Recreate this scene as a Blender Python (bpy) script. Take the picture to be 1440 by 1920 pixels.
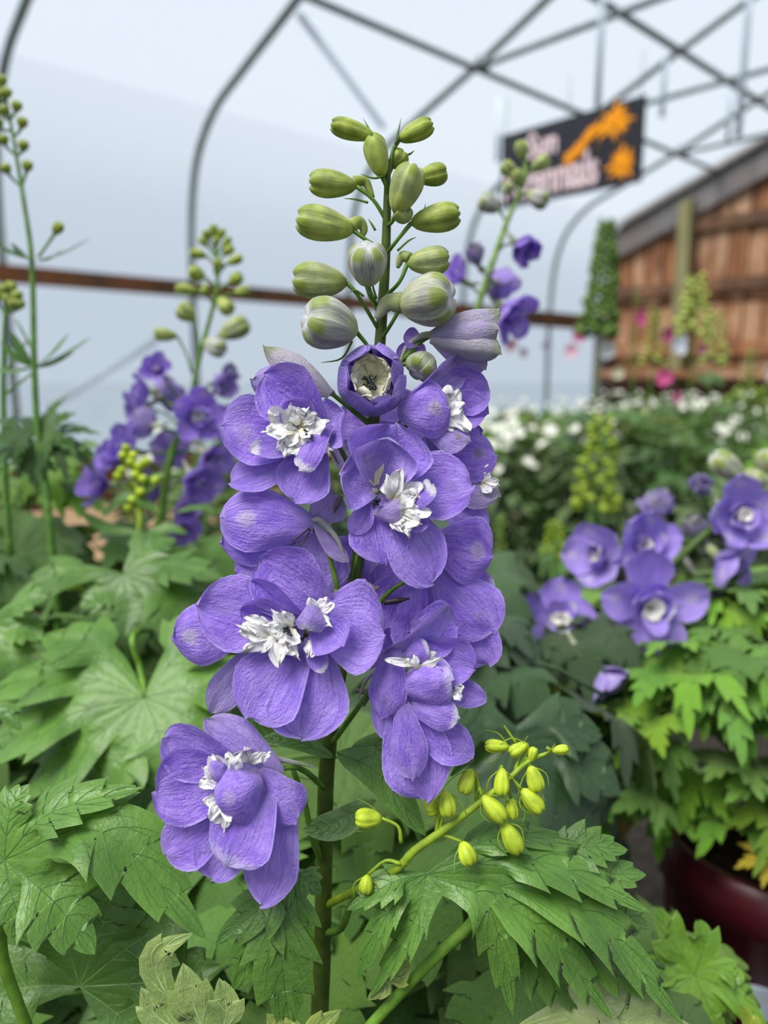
import bpy, math, random
from mathutils import Vector, Matrix
V = Vector
scene = bpy.context.scene
for o in list(bpy.data.objects): bpy.data.objects.remove(o)
COL = scene.collection

# ---------------------------------------------------------------- camera
FPX = 1387.0                      # focal length in pixels of the 1440x1920 frame
PITCH = math.radians(10.6)
CAMPOS = V((0, 0, 0.70))
AR, AF, AU = V((1, 0, 0)), V((0, math.cos(PITCH), -math.sin(PITCH))), V((0, math.sin(PITCH), math.cos(PITCH)))
cd = bpy.data.cameras.new('camera'); cam = bpy.data.objects.new('camera', cd); COL.objects.link(cam)
cam.location = CAMPOS; cam.rotation_euler = (math.pi/2 - PITCH, 0, 0)
cd.sensor_fit = 'VERTICAL'; cd.sensor_height = 36.0; cd.sensor_width = 27.0
cd.lens = 36.0*FPX/1920.0
cd.clip_start = 0.01; cd.clip_end = 200
cd.dof.use_dof = True; cd.dof.focus_distance = 0.262; cd.dof.aperture_fstop = 6.4; cd.dof.aperture_blades = 0
scene.camera = cam

# ---------------------------------------------------------------- world, sun, exposure
w = bpy.data.worlds.new('overcast_sky'); scene.world = w; w.use_nodes = True
nt = w.node_tree; nt.nodes.clear()
wo = nt.nodes.new('ShaderNodeOutputWorld'); bg = nt.nodes.new('ShaderNodeBackground')
bg.inputs['Color'].default_value = (0.77, 0.875, 1.0, 1); bg.inputs['Strength'].default_value = 0.54
nt.links.new(bg.outputs[0], wo.inputs[0])
sl = bpy.data.lights.new('hazy_sun_offscreen', 'SUN'); sl.energy = 4.9; sl.angle = math.radians(32); sl.color = (1.0, 0.97, 0.9)
so = bpy.data.objects.new('hazy_sun_offscreen', sl); COL.objects.link(so)
so.rotation_euler = V((0.50, 0.40, -1.0)).to_track_quat('-Z', 'Y').to_euler()
so.location = (-3, -2, 8)
vs = scene.view_settings
vs.view_transform = 'Standard'; vs.look = 'None'; vs.gamma = 1.0; vs.use_curve_mapping = False
vs.exposure = 0.40

# ---------------------------------------------------------------- helpers
def lin(r, g, b):
    f = lambda c: (c/255/12.92 if c/255 <= 0.04045 else ((c/255+0.055)/1.055)**2.4)
    return (f(r), f(g), f(b), 1.0)
def W(px, py, d):                 # a point seen at a pixel, at depth d metres along the view axis
    return CAMPOS + d*(AF + AR*((px-720)/FPX) + AU*((960-py)/FPX))
def cdir(x, y, z):                # camera-space direction (right, up, towards the camera) -> world
    return (AR*x + AU*y - AF*z).normalized()

def mesh(name, verts, faces, mat, uvs=None, smooth=True):
    me = bpy.data.meshes.new(name); me.from_pydata([tuple(v) for v in verts], [], faces)
    if uvs:
        uv = me.uv_layers.new(name='UVMap')
        for l in me.loops: uv.data[l.index].uv = uvs[l.vertex_index]
    if smooth: me.polygons.foreach_set('use_smooth', [True]*len(me.polygons))
    if mat: me.materials.append(mat)
    me.update(); return me
def link(name, data, parent=None, color=None, **props):
    o = bpy.data.objects.new(name, data); COL.objects.link(o)
    if parent is not None: o.parent = parent
    if color: o.color = color
    for k, v in props.items(): o[k] = v
    return o
def thing(name, loc, label, cat, group=None):
    o = bpy.data.objects.new(name, None); COL.objects.link(o); o.location = loc
    o.empty_display_size = 0.02
    o['label'] = label; o['category'] = cat
    if group: o['group'] = group
    return o
def tag(o, label, cat, group=None):
    o['label'] = label; o['category'] = cat
    if group: o['group'] = group
    return o

class G:                          # geometry collector
    def __init__(s): s.v = []; s.f = []; s.uv = []
    def add(s, v, f, uv=None):
        b = len(s.v); s.v += v; s.f += [tuple(i+b for i in q) for q in f]
        s.uv += uv if uv else [(0.5, 0.5)]*len(v)
        return s
    def rel(s, o): s.v = [p-o for p in s.v]; return s
    def obj(s, name, mat, parent=None, color=None, origin=None, smooth=True, **props):
        v = [p-origin for p in s.v] if origin is not None else s.v
        return link(name, mesh(name, v, s.f, mat, s.uv, smooth), parent, color, **props)

def crv(pts, n):                  # Catmull-Rom through points
    if len(pts) == 2: return [pts[0].lerp(pts[1], i/n) for i in range(n+1)]
    P = [pts[0]*2-pts[1]] + list(pts) + [pts[-1]*2-pts[-2]]
    out = []; m = len(pts)-1
    for i in range(n+1):
        x = i/n*m; k = min(int(x), m-1); t = x-k
        a, b, c, d = P[k:k+4]
        out.append(0.5*((2*b) + (c-a)*t + (2*a-5*b+4*c-d)*t*t + (3*b-a-3*c+d)*t**3))
    return out
def tube(g, pts, radii, sides=8, n=None, cap=True):
    pts = crv(pts, n or max(4, 4*(len(pts)-1)))
    m = len(pts); N = None; vs_, fs, uv = [], [], []
    if not isinstance(radii, (list, tuple)): radii = [radii]
    for i, p in enumerate(pts):
        t = (pts[min(i+1, m-1)]-pts[max(i-1, 0)])
        t = t.normalized() if t.length > 1e-9 else V((0, 0, 1))
        if N is None: N = t.orthogonal().normalized()
        N = (N - t*N.dot(t)); N = N.normalized() if N.length > 1e-6 else t.orthogonal().normalized()
        Bn = t.cross(N)
        x = i/(m-1)*(len(radii)-1); k = min(int(x), max(len(radii)-2, 0)); fr = x-k
        r = radii[k] if len(radii) == 1 else radii[k]*(1-fr)+radii[k+1]*fr
        for j in range(sides):
            a = 2*math.pi*j/sides
            vs_.append(p + (N*math.cos(a)+Bn*math.sin(a))*r); uv.append((j/sides, i/(m-1)))
    for i in range(m-1):
        for j in range(sides):
            a, b = i*sides+j, i*sides+(j+1) % sides
            fs.append((a, b, b+sides, a+sides))
    if cap:
        fs.append(tuple(reversed(range(sides)))); fs.append(tuple(range((m-1)*sides, m*sides)))
    g.add(vs_, fs, uv); return g
def box(g, c, ax, ay, az):        # oriented box: centre and three half-axis vectors
    vs_ = [c + ax*x + ay*y + az*z for x in (-1, 1) for y in (-1, 1) for z in (-1, 1)]
    g.add(vs_, [(0, 1, 3, 2), (4, 6, 7, 5), (0, 4, 5, 1), (2, 3, 7, 6), (0, 2, 6, 4), (1, 5, 7, 3)]); return g
def lathe(g, base, prof, sides=24, axis=None):
    ax = axis or V((0, 0, 1)); X = ax.orthogonal().normalized(); Y = ax.cross(X)
    vs_, fs = [], []
    for r, z in prof:
        for j in range(sides):
            a = 2*math.pi*j/sides; vs_.append(base + ax*z + (X*math.cos(a)+Y*math.sin(a))*r)
    for i in range(len(prof)-1):
        for j in range(sides):
            a, b = i*sides+j, i*sides+(j+1) % sides; fs.append((a, b, b+sides, a+sides))
    g.add(vs_, fs); return g

# ---------------------------------------------------------------- materials
class NT:
    def __init__(s, name):
        s.m = bpy.data.materials.new(name); s.m.use_nodes = True; s.t = s.m.node_tree; s.t.nodes.clear()
        s.out = s.n('ShaderNodeOutputMaterial')
    def n(s, typ, **kw):
        nd = s.t.nodes.new(typ)
        for k, v in kw.items(): setattr(nd, k, v)
        return nd
    def l(s, a, b): s.t.links.new(a, b)
    def put(s, sock, val):
        if hasattr(val, 'links') or hasattr(val, 'is_linked'): s.l(val, sock)
        else: sock.default_value = val
    def math(s, op, a, b=0.0, c=None):
        nd = s.n('ShaderNodeMath', operation=op); s.put(nd.inputs[0], a); s.put(nd.inputs[1], b)
        if c is not None: s.put(nd.inputs[2], c)
        return nd.outputs[0]
    def mix(s, f, a, b, blend='MIX'):
        nd = s.n('ShaderNodeMix', data_type='RGBA', blend_type=blend)
        s.put(nd.inputs[0], f); s.put(nd.inputs[6], a); s.put(nd.inputs[7], b); return nd.outputs[2]
    def rng(s, x, a, b, c=0.0, d=1.0):
        nd = s.n('ShaderNodeMapRange'); nd.interpolation_type = 'SMOOTHSTEP'
        s.put(nd.inputs[0], x)
        for i, v in enumerate((a, b, c, d)): nd.inputs[i+1].default_value = v
        return nd.outputs[0]
    def noise(s, vec, scale=5.0, detail=3.0, rough=0.5, dist=0.0):
        nd = s.n('ShaderNodeTexNoise'); s.l(vec, nd.inputs['Vector'])
        nd.inputs['Scale'].default_value = scale; nd.inputs['Detail'].default_value = detail
        nd.inputs['Roughness'].default_value = rough; nd.inputs['Distortion'].default_value = dist
        return nd.outputs['Fac']
    def vec(s, x, y, z=0.0):
        nd = s.n('ShaderNodeCombineXYZ'); s.put(nd.inputs[0], x); s.put(nd.inputs[1], y); s.put(nd.inputs[2], z); return nd.outputs[0]
    def attr(s, name):
        nd = s.n('ShaderNodeAttribute', attribute_type='OBJECT', attribute_name=name); return nd.outputs['Fac']
    def uv(s):
        t = s.n('ShaderNodeTexCoord'); x = s.n('ShaderNodeSeparateXYZ'); s.l(t.outputs['UV'], x.inputs[0]); return x.outputs[0], x.outputs[1]
    def bump(s, h, strength=0.3, dist=0.001):
        nd = s.n('ShaderNodeBump'); nd.inputs['Strength'].default_value = strength; nd.inputs['Distance'].default_value = dist
        s.l(h, nd.inputs['Height']); return nd.outputs[0]
    def finish(s, col, rough=0.5, spec=0.3, normal=None, trans=0.0, tcol=None, metal=0.0, sheen=0.0):
        p = s.n('ShaderNodeBsdfPrincipled'); s.put(p.inputs['Base Color'], col); s.put(p.inputs['Roughness'], rough)
        p.inputs['Specular IOR Level'].default_value = spec; p.inputs['Metallic'].default_value = metal
        if sheen: p.inputs['Sheen Weight'].default_value = sheen
        if normal is not None: s.l(normal, p.inputs['Normal'])
        sh = p.outputs[0]
        if trans:
            t = s.n('ShaderNodeBsdfTranslucent'); s.put(t.inputs[0], tcol if tcol is not None else col)
            mx = s.n('ShaderNodeMixShader'); mx.inputs[0].default_value = trans
            s.l(sh, mx.inputs[1]); s.l(t.outputs[0], mx.inputs[2]); sh = mx.outputs[0]
        s.l(sh, s.out.inputs[0]); return s.m

def simple(name, col, rough=0.6, spec=0.3, var=0.25, scale=40.0, metal=0.0, bump=0.0, trans=0.0):
    s = NT(name); tc = s.n('ShaderNodeTexCoord').outputs['Object']
    n = s.noise(tc, scale, 4.0)
    dark = tuple(c*(1-var) for c in col[:3])+(1,); light = tuple(min(1, c*(1+var)) for c in col[:3])+(1,)
    c = s.mix(s.rng(n, 0.3, 0.7), dark, light)
    return s.finish(c, rough, spec, s.bump(n, bump, 0.002) if bump else None, trans, None, metal)

def petal_material():
    s = NT('violet_petal'); u, v = s.uv(); r = s.n('ShaderNodeObjectInfo').outputs['Random']
    uc = s.math('ABSOLUTE', s.math('MULTIPLY_ADD', u, 2.0, -1.0))
    rz = s.math('MULTIPLY', r, 37.0)
    veins = s.noise(s.vec(s.math('MULTIPLY', u, 34.0), s.math('MULTIPLY', v, 2.6), rz), 1.0, 3.0, 0.6, 0.5)
    blot = s.noise(s.vec(s.math('MULTIPLY', u, 4.0), s.math('MULTIPLY', v, 4.0), rz), 1.0, 3.0)
    crink = s.noise(s.vec(s.math('MULTIPLY', u, 20.0), s.math('MULTIPLY', v, 14.0), rz), 1.0, 3.0, 0.6, 0.8)
    c = s.mix(s.rng(blot, 0.28, 0.72), lin(136, 94, 212), lin(174, 140, 232))
    c = s.mix(s.math('MULTIPLY', s.rng(veins, 0.50, 0.66), 0.6), c, lin(100, 58, 184))
    c = s.mix(s.math('MULTIPLY', s.rng(veins, 0.48, 0.32), 0.30), c, lin(180, 160, 236))
    c = s.mix(s.math('MULTIPLY', s.rng(v, 0.32, 0.0), 0.6), c, lin(140, 124, 176))
    edge = s.math('MAXIMUM', s.rng(uc, 0.9, 1.0), s.rng(v, 0.95, 1.0))
    c = s.mix(s.math('MULTIPLY', edge, 0.45), c, lin(200, 186, 240))
    c = s.mix(s.attr('pale'), c, lin(184, 166, 238))
    # pale streaky spot near the tip of an outer sepal
    du = s.math('DIVIDE', s.math('MULTIPLY_ADD', u, 1.0, -0.5), 0.17); dv = s.math('DIVIDE', s.math('ADD', v, -0.74), 0.15)
    d2 = s.math('ADD', s.math('MULTIPLY', du, du), s.math('MULTIPLY', dv, dv))
    sp = s.rng(s.math('ADD', d2, s.math('MULTIPLY', s.math('ADD', veins, -0.5), 1.8)), 1.1, 0.1)
    sp = s.math('MULTIPLY', sp, s.attr('spot'))
    c = s.mix(s.math('MULTIPLY', sp, 0.6), c, lin(208, 198, 212))
    sp2 = s.math('MULTIPLY', s.rng(s.math('ADD', d2, s.math('MULTIPLY', s.math('ADD', veins, -0.5), 1.2)), 0.4, 0.0), s.attr('greenspot'))
    c = s.mix(s.math('MULTIPLY', sp2, 0.8), c, lin(112, 118, 62))
    # white frayed tip of an inner petal
    tp = s.math('MULTIPLY', s.rng(s.math('ADD', v, s.math('MULTIPLY', s.math('ADD', crink, -0.5), 0.25)), 0.80, 0.90), s.attr('whitetip'))
    c = s.mix(tp, c, lin(242, 240, 240))
    # faded, green-veined sepals of a half-open bud
    c = s.mix(s.math('MULTIPLY', s.attr('faded'), s.rng(veins, 0.35, 0.65, 1.0, 0.62)), c, lin(204, 202, 186))
    c = s.mix(s.math('MULTIPLY', s.attr('faded'), s.rng(s.math('ADD', v, s.math('MULTIPLY', s.math('ADD', veins, -0.5), 0.3)), 0.80, 0.92, 0.0, 0.8)), c, lin(140, 156, 62))
    h = s.math('ADD', s.math('MULTIPLY', veins, 0.6), crink)
    return s.finish(c, 0.48, 0.25, s.bump(h, 0.75, 0.0012), 0.28, s.mix(0.35, c, lin(150, 110, 235)), sheen=0.15)
def white_petal_material():
    s = NT('white_frilled_petal'); u, v = s.uv(); r = s.n('ShaderNodeObjectInfo').outputs['Random']
    n = s.noise(s.vec(s.math('MULTIPLY', u, 9.0), s.math('MULTIPLY', v, 3.0), s.math('MULTIPLY', r, 31.0)), 1.0, 3.0)
    c = s.mix(s.rng(n, 0.3, 0.7), lin(236, 232, 232), lin(250, 249, 247))
    c = s.mix(s.rng(v, 0.55, 0.0), c, lin(216, 210, 176))
    c = s.mix(s.math('MULTIPLY', s.attr('cream'), 0.8), c, lin(222, 218, 172))
    return s.finish(c, 0.5, 0.3, s.bump(n, 0.3, 0.0008), 0.25)
def bud_material():
    s = NT('bud_skin'); u, v = s.uv(); r = s.n('ShaderNodeObjectInfo').outputs['Random']; age = s.attr('age')
    rz = s.math('MULTIPLY', r, 29.0); tw = s.n('ShaderNodeTexCoord').outputs['Object']
    st = s.noise(s.vec(s.math('MULTIPLY', u, 46.0), s.math('MULTIPLY', v, 2.0), rz), 1.0, 3.0, 0.6, 0.4)
    big = s.noise(tw, 190.0, 2.0)
    ridge = s.math('ABSOLUTE', s.math('SINE', s.math('MULTIPLY', u, math.pi*5)))
    green = s.mix(s.rng(big, 0.3, 0.7), lin(122, 140, 34), lin(168, 182, 62))
    pale = s.mix(s.rng(st, 0.35, 0.65), lin(202, 198, 206), lin(146, 132, 164))
    pale = s.mix(s.rng(v, 0.45, 0.0), pale, lin(176, 186, 132))
    a2 = s.math('MULTIPLY', age, s.rng(st, 0.25, 0.6, 0.75, 1.0))
    c = s.mix(a2, green, pale)
    tipg = s.math('MULTIPLY', s.rng(v, 0.66, 0.80), s.rng(s.math('ADD', ridge, s.math('MULTIPLY', s.math('ADD', st, -0.5), 1.4)), 0.35, 0.85))
    c = s.mix(s.math('MULTIPLY', tipg, 0.85), c, lin(124, 142, 30))
    c = s.mix(s.math('MULTIPLY', s.math('MULTIPLY', s.rng(v, 0.93, 0.98), age), 0.8), c, lin(206, 200, 224))
    return s.finish(c, 0.5, 0.25, s.bump(st, 0.35, 0.0007), 0.10, None, sheen=0.2)
def leaf_material():
    s = NT('leaf_blade'); u, v = s.uv(); oi = s.n('ShaderNodeObjectInfo'); col = s.mix(1.0, oi.outputs['Color'], (0.98, 0.84, 0.62, 1), 'MULTIPLY'); r = oi.outputs['Random']
    tc = s.n('ShaderNodeTexCoord').outputs['Object']
    n = s.noise(tc, 55.0, 4.0); fine = s.noise(tc, 420.0, 3.0, 0.6)
    uc = s.math('ABSOLUTE', s.math('MULTIPLY_ADD', u, 2.0, -1.0))
    c = s.mix(s.rng(n, 0.25, 0.75), s.mix(1.0, col, (0.72, 0.78, 0.75, 1), 'MULTIPLY'), s.mix(1.0, col, (1.25, 1.18, 1.2, 1), 'MULTIPLY'))
    c = s.mix(s.math('MULTIPLY', s.rng(v, 0.14, 0.0), 0.35), c, s.mix(1.0, col, (1.9, 1.6, 0.6, 1), 'MULTIPLY'))
    c = s.mix(s.math('MULTIPLY', s.rng(uc, 0.95, 1.0), 0.3), c, s.mix(1.0, col, (2.0, 1.7, 1.5, 1), 'MULTIPLY'))
    geo = s.n('ShaderNodeNewGeometry')
    under = s.mix(0.32, c, lin(140, 160, 100))
    c = s.mix(geo.outputs['Backfacing'], c, under)
    h = s.math('ADD', s.math('MULTIPLY', n, 1.2), fine)
    return s.finish(c, 0.40, 0.5, s.bump(h, 0.5, 0.0010), 0.20, s.mix(1.0, c, (1.5, 1.5, 0.35, 1), 'MULTIPLY'), sheen=0.1)
def tint_material(name, rough=0.5, trans=0.1, bump=0.2):
    s = NT(name); col = s.n('ShaderNodeObjectInfo').outputs['Color']; tc = s.n('ShaderNodeTexCoord').outputs['Object']
    n = s.noise(tc, 160.0, 3.0)
    c = s.mix(s.rng(n, 0.3, 0.7), s.mix(1.0, col, (0.7, 0.72, 0.7, 1), 'MULTIPLY'), s.mix(1.0, col, (1.2, 1.18, 1.2, 1), 'MULTIPLY'))
    return s.finish(c, rough, 0.3, s.bump(n, bump, 0.001), trans)
def wood_material(name, ca, cb, cc):
    s = NT(name); tc = s.n('ShaderNodeTexCoord').outputs['Object']; x = s.n('ShaderNodeSeparateXYZ'); s.l(tc, x.inputs[0])
    r = s.n('ShaderNodeObjectInfo').outputs['Random']; rz = s.math('MULTIPLY', r, 50.0)
    g = s.noise(s.vec(s.math('MULTIPLY', x.outputs[0], 30.0), s.math('ADD', s.math('MULTIPLY', x.outputs[1], 30.0), rz), s.math('MULTIPLY', x.outputs[2], 2.2)), 1.0, 4.0, 0.6, 0.6)
    b = s.noise(s.vec(s.math('MULTIPLY', x.outputs[0], 3.0), s.math('ADD', s.math('MULTIPLY', x.outputs[1], 3.0), rz), s.math('MULTIPLY', x.outputs[2], 1.6)), 1.0, 3.0)
    c = s.mix(s.rng(g, 0.3, 0.7), ca, cb); c = s.mix(s.math('MULTIPLY', s.rng(b, 0.45, 0.7), 0.8), c, cc)
    return s.finish(c, 0.75, 0.2, s.bump(g, 0.5, 0.006))
def film_material():
    s = NT('poly_film')
    t1 = s.n('ShaderNodeBsdfTransparent'); t1.inputs[0].default_value = (0.97, 0.98, 1.0, 1)
    t2 = s.n('ShaderNodeBsdfTranslucent'); t2.inputs[0].default_value = (0.88, 0.92, 0.97, 1)
    mx = s.n('ShaderNodeMixShader'); mx.inputs[0].default_value = 0.19
    s.l(t1.outputs[0], mx.inputs[1]); s.l(t2.outputs[0], mx.inputs[2]); s.l(mx.outputs[0], s.out.inputs[0]); return s.m

M_PETAL = petal_material(); M_WHITE = white_petal_material(); M_BUD = bud_material(); M_LEAF = leaf_material()
M_STEM = tint_material('green_stem', 0.45, 0.08); M_TINT = tint_material('flower_tint', 0.55, 0.2)
M_VEIN = tint_material('leaf_vein', 0.5, 0.0, 0.0)
M_STAMEN = simple('dark_stamen', lin(40, 48, 52), 0.5)
M_FILM = film_material()
M_PIPE = simple('galvanised_pipe', lin(104, 116, 116), 0.45, 0.5, 0.2, 20, 0.3)
M_STRAP = simple('pale_strap', lin(214, 224, 232), 0.7, 0.2, 0.06, trans=.6)
M_BARN = wood_material('weathered_plank', lin(88, 56, 40), lin(164, 112, 76), lin(186, 150, 120))
M_BARND = wood_material('dark_batten', lin(60, 48, 42), lin(104, 76, 58), lin(128, 92, 64))
M_GREYW = wood_material('grey_board', lin(84, 82, 84), lin(124, 120, 120), lin(100, 90, 84))
M_HIP = wood_material('hip_board', lin(74, 56, 44), lin(112, 80, 56), lin(124, 80, 50))
M_POSTW = wood_material('treated_post', lin(108, 106, 74), lin(140, 134, 96), lin(120, 112, 84))
M_POT = simple('black_pot', lin(28, 28, 30), 0.45, 0.4); M_REDPOT = simple('maroon_pot', lin(82, 22, 30), 0.35, 0.5, 0.15)
M_SOIL = simple('potting_soil', lin(52, 38, 28), 0.9, 0.1, 0.5, 90, bump=0.6)
M_GROUND = simple('weed_mat', lin(46, 42, 38), 0.85, 0.15, 0.35, 60, bump=0.3)
M_PATH = simple('packed_earth', lin(150, 124, 96), 0.9, 0.1, 0.25, 9, bump=0.3)
M_OUT = simple('gravel_yard', lin(122, 132, 140), 0.9, 0.1, 0.15, 2)
M_SIGN = simple('sign_panel', lin(34, 36, 44), 0.5, 0.3, 0.08); M_INK = simple('sign_lettering', lin(226, 202, 208), 0.6, 0.2, 0.04)
M_ORANGE = simple('sign_orange', lin(246, 156, 22), 0.6, 0.2, 0.12, 30); M_BROWN = simple('sign_brown', lin(94, 66, 30), 0.6)

# ---------------------------------------------------------------- greenhouse shell
GA = math.radians(47)
UU, VV, ZZ = V((math.sin(GA), math.cos(GA), 0)), V((math.cos(GA), -math.sin(GA), 0)), V((0, 0, 1))
def GH(u, v, z): return UU*u + VV*v + ZZ*z        # greenhouse coordinates: along, across, up
HALF = [(-4.05, 0.0), (-4.06, 0.6), (-4.06, 1.2), (-4.03, 1.6), (-3.94, 1.88), (-3.74, 2.08), (-3.45, 2.20), (-2.9, 2.40), (-2.2, 2.68), (-1.0, 3.12), (0.0, 3.42)]
PROF = HALF + [(-v, z) for v, z in HALF[-2::-1]]
U0, UEND, STEP = -4.95, 6.75, 1.2

fl = G(); fl.add([GH(-5.2, -4.2, 0), GH(UEND+.1, -4.2, 0), GH(UEND+.1, 4.2, 0), GH(-5.2, 4.2, 0)], [(0, 3, 2, 1)])
o = fl.obj('floor', M_GROUND, kind='structure'); o['label'] = 'dark weed mat on the greenhouse floor'
pa = G(); pa.add([GH(-5, -3.95, .004), GH(4.0, -3.95, .004), GH(4.0, -2.2, .004), GH(-5, -2.2, .004)], [(0, 3, 2, 1)])
o = pa.obj('path', M_PATH, kind='structure'); o['label'] = 'tan earth path beside the film wall'
yd = G(); yd.add([V((-60, -60, -.02)), V((60, -60, -.02)), V((60, 60, -.02)), V((-60, 60, -.02))], [(0, 1, 2, 3)])
o = yd.obj('ground', M_OUT, kind='structure'); o['label'] = 'pale gravel yard outside the film'
def sheet(pts, u0, u1, n):
    g = G(); m = len(pts); vs_ = [GH(u0+(u1-u0)*i/n, v, z) for i in range(n+1) for v, z in pts]
    g.add(vs_, [(i*m+j, i*m+j+1, (i+1)*m+j+1, (i+1)*m+j) for i in range(n) for j in range(m-1)]); return g
OFF = [(v*1.012, z*1.012 if abs(v) < 3.9 else z) for v, z in PROF]
k = 5
o = sheet(OFF[:k+1], U0, UEND, 10).obj('wall_left', M_FILM, kind='structure'); o['label'] = 'hazy white greenhouse film on the long side wall'
o = sheet(OFF[k:-k], U0, UEND, 10).obj('ceiling', M_FILM, kind='structure'); o['label'] = 'hazy white greenhouse film stretched over the hoops'
o = sheet(OFF[-k-1:], U0, UEND, 10).obj('wall_right', M_FILM, kind='structure'); o['label'] = 'hazy white greenhouse film on the far side wall'

TN = [1]
def ON_WALL(px, py):             # where the sight line through a pixel meets the film wall
    q = W(px, py, 1)-CAMPOS; return CAMPOS+q*(-3.99/q.dot(VV))
def frame_part(g, label, mat=M_PIPE, parent=None, name=None):   # fixed steelwork of the building: hoops, purlins and braces
    if parent is not None: return g.obj(name, mat, parent)
    TN[0] += 1; o = g.obj('frame_member_%d' % TN[0], mat, kind='structure'); o['label'] = label; return o
for i in range(-5, 4):
    u = 2.25 + i*STEP + (.17 if i == -1 else 0)
    h = frame_part(tube(G(), [GH(u, v, z) for v, z in PROF], 0.021, 8, 110), 'grey galvanised steel hoop arching over the plants')
    frame_part(tube(G(), [GH(u, -2.93, 2.37), GH(u, 2.93, 2.37)], 0.016, 8, 2), '', M_PIPE, h, 'cross_tie')
    for s_ in (-1, 1): frame_part(box(G(), GH(u, s_*2.9, 2.385), UU*.02, VV*.035, ZZ*.035), '', M_PIPE, h, 'clamp')
for v, z, r_, lb in ((-2.93, 2.36, .017, 'level with the cross ties'), (-2.35, 2.60, .02, 'just above the cross ties'), (0.0, 3.40, .017, 'along the ridge')):
    frame_part(tube(G(), [GH(U0, v, z), GH(UEND-.15, v, z)], r_, 8, 2), 'long grey steel purlin running lengthwise '+lb)
frame_part(tube(G(), [ON_WALL(92, 762), ON_WALL(292, 638)], .022, 8, 2), 'pale diagonal brace low against the film wall below the hip board', M_STRAP)
frame_part(tube(G(), [W(560, 26, 3.25), W(718, 238, 4.45)], .016, 8, 2), 'pale diagonal brace on the roof slope between two hoops', M_STRAP)
for ua in (U0, 0.9, 3.9):
    g = box(G(), GH((ua+min(ua+3.0 if ua > U0 else 0.9, 6.7))/2, -4.02, 1.18), UU*((min(ua+3.0 if ua > U0 else 0.9, 6.7)-ua)/2-.003), VV*.02, ZZ*(.042 if ua < 3 else .065))
    o = g.obj('frame_member_1', M_HIP, kind='structure', smooth=False); o['label'] = 'brown wooden hip board along the film wall'
g = box(G(), GH((U0+6.7)/2, -4.02, .12), UU*((6.7-U0)/2), VV*.025, ZZ*.12)
o = g.obj('baseboard_left', M_HIP, kind='structure', smooth=False); o['label'] = 'dark wooden baseboard along the film wall'

# end wall of vertical planks under the roof slope
def roofz(v): return 2.02 + (4.05-abs(v))*0.385
wb = G(); wb.add([GH(UEND+.03, -4.05, 0), GH(UEND+.03, 4.05, 0), GH(UEND+.03, 4.05, 2.02), GH(UEND+.03, 0, roofz(0)), GH(UEND+.03, -4.05, 2.02)], [(0, 1, 2, 3, 4)])
wback = wb.obj('wall_back', M_BARND, kind='structure', smooth=False); wback['label'] = 'weathered brown plank gable wall closing the greenhouse'
rr = random.Random(4)
x = -4.03
while x < 4.0:
    wd = rr.uniform(.13, .17); dep = rr.uniform(.018, .034)
    za = max(0.02, .5 if x < 1 else .02)
    for z0, z1 in ((0.02, .50), (.53, 1.30), (1.33, roofz(x+wd/2)-.06)):
        g = box(G(), GH(UEND-dep/2, x+wd/2, (z0+z1)/2), UU*dep/2, VV*(wd/2-.008), ZZ*((z1-z0)/2))
        g.obj('plank', M_BARN, wback, smooth=False)
    x += wd
for z, h, m_ in ((1.46, .05, M_BARND), (.92, .06, M_BARN), (.62, .04, M_BARND), (1.98, .05, M_BARND)):
    v0 = -4.03 if z < 1.9 else -3.9
    g = box(G(), GH(UEND-.055, 0, z), UU*.022, VV*(-v0), ZZ*h); g.obj('batten', m_, wback, smooth=False)
for sgn in (1, -1):
    sl_ = V(GH(0, 1*sgn, -.385)).normalized()
    c = GH(UEND-.075, -2.02*sgn*-1 if sgn > 0 else -2.02, roofz(2.02)-.13)
    g = box(G(), c, UU*.02, sl_*2.2, sl_.cross(UU).normalized()*.16); g.obj('rake_board', M_GREYW, wback, smooth=False)
    g = box(G(), c+ZZ*.11-UU*.03, UU*.04, sl_*2.2, sl_.cross(UU).normalized()*.03); g.obj('rake_trim', M_GREYW, wback, smooth=False)
g = box(G(), GH(UEND-.13, -3.2, 1.09), UU*.05, VV*.055, ZZ*1.09)
g.obj('post', M_POSTW, wback, smooth=False, label='greenish treated timber post')
g = box(G(), GH(UEND-.1, -4.0, .6), UU*.05, VV*.05, ZZ*.6)
g.obj('post', M_GREYW, wback, smooth=False, label='short dark corner post')
g = box(G(), GH(UEND-.30, -1.9, .70), UU*.16, VV*1.95, ZZ*.025)
g.obj('ledge', M_BARN, wback, smooth=False, label='tan wooden ledge')

# hanging pale straps
for i, (px, y0, y1, u) in enumerate(((1130, 0, 195, 3.2), (937, 140, 300, 4.2), (1250, 80, 215, 4.4), (1372, 165, 260, 5.2), (1405, 0, 250, 3.6))):
    r0 = W(px, y0, 1)-CAMPOS; r1 = W(px+8, y1, 1)-CAMPOS
    a = CAMPOS+r0*(u/r0.dot(UU)); b = CAMPOS+r1*(u/r1.dot(UU))
    b = V((a.x, a.y, b.z)); a = V((a.x, a.y, min(2.33+.17, a.z+.3)))
    g = tube(G(), [a, b], .014, 6, 2)
    g.obj('hanging_strap', M_STRAP, label='pale strap hanging straight down from the roof pipes', category='strap', group='straps hanging from the roof')

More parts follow.
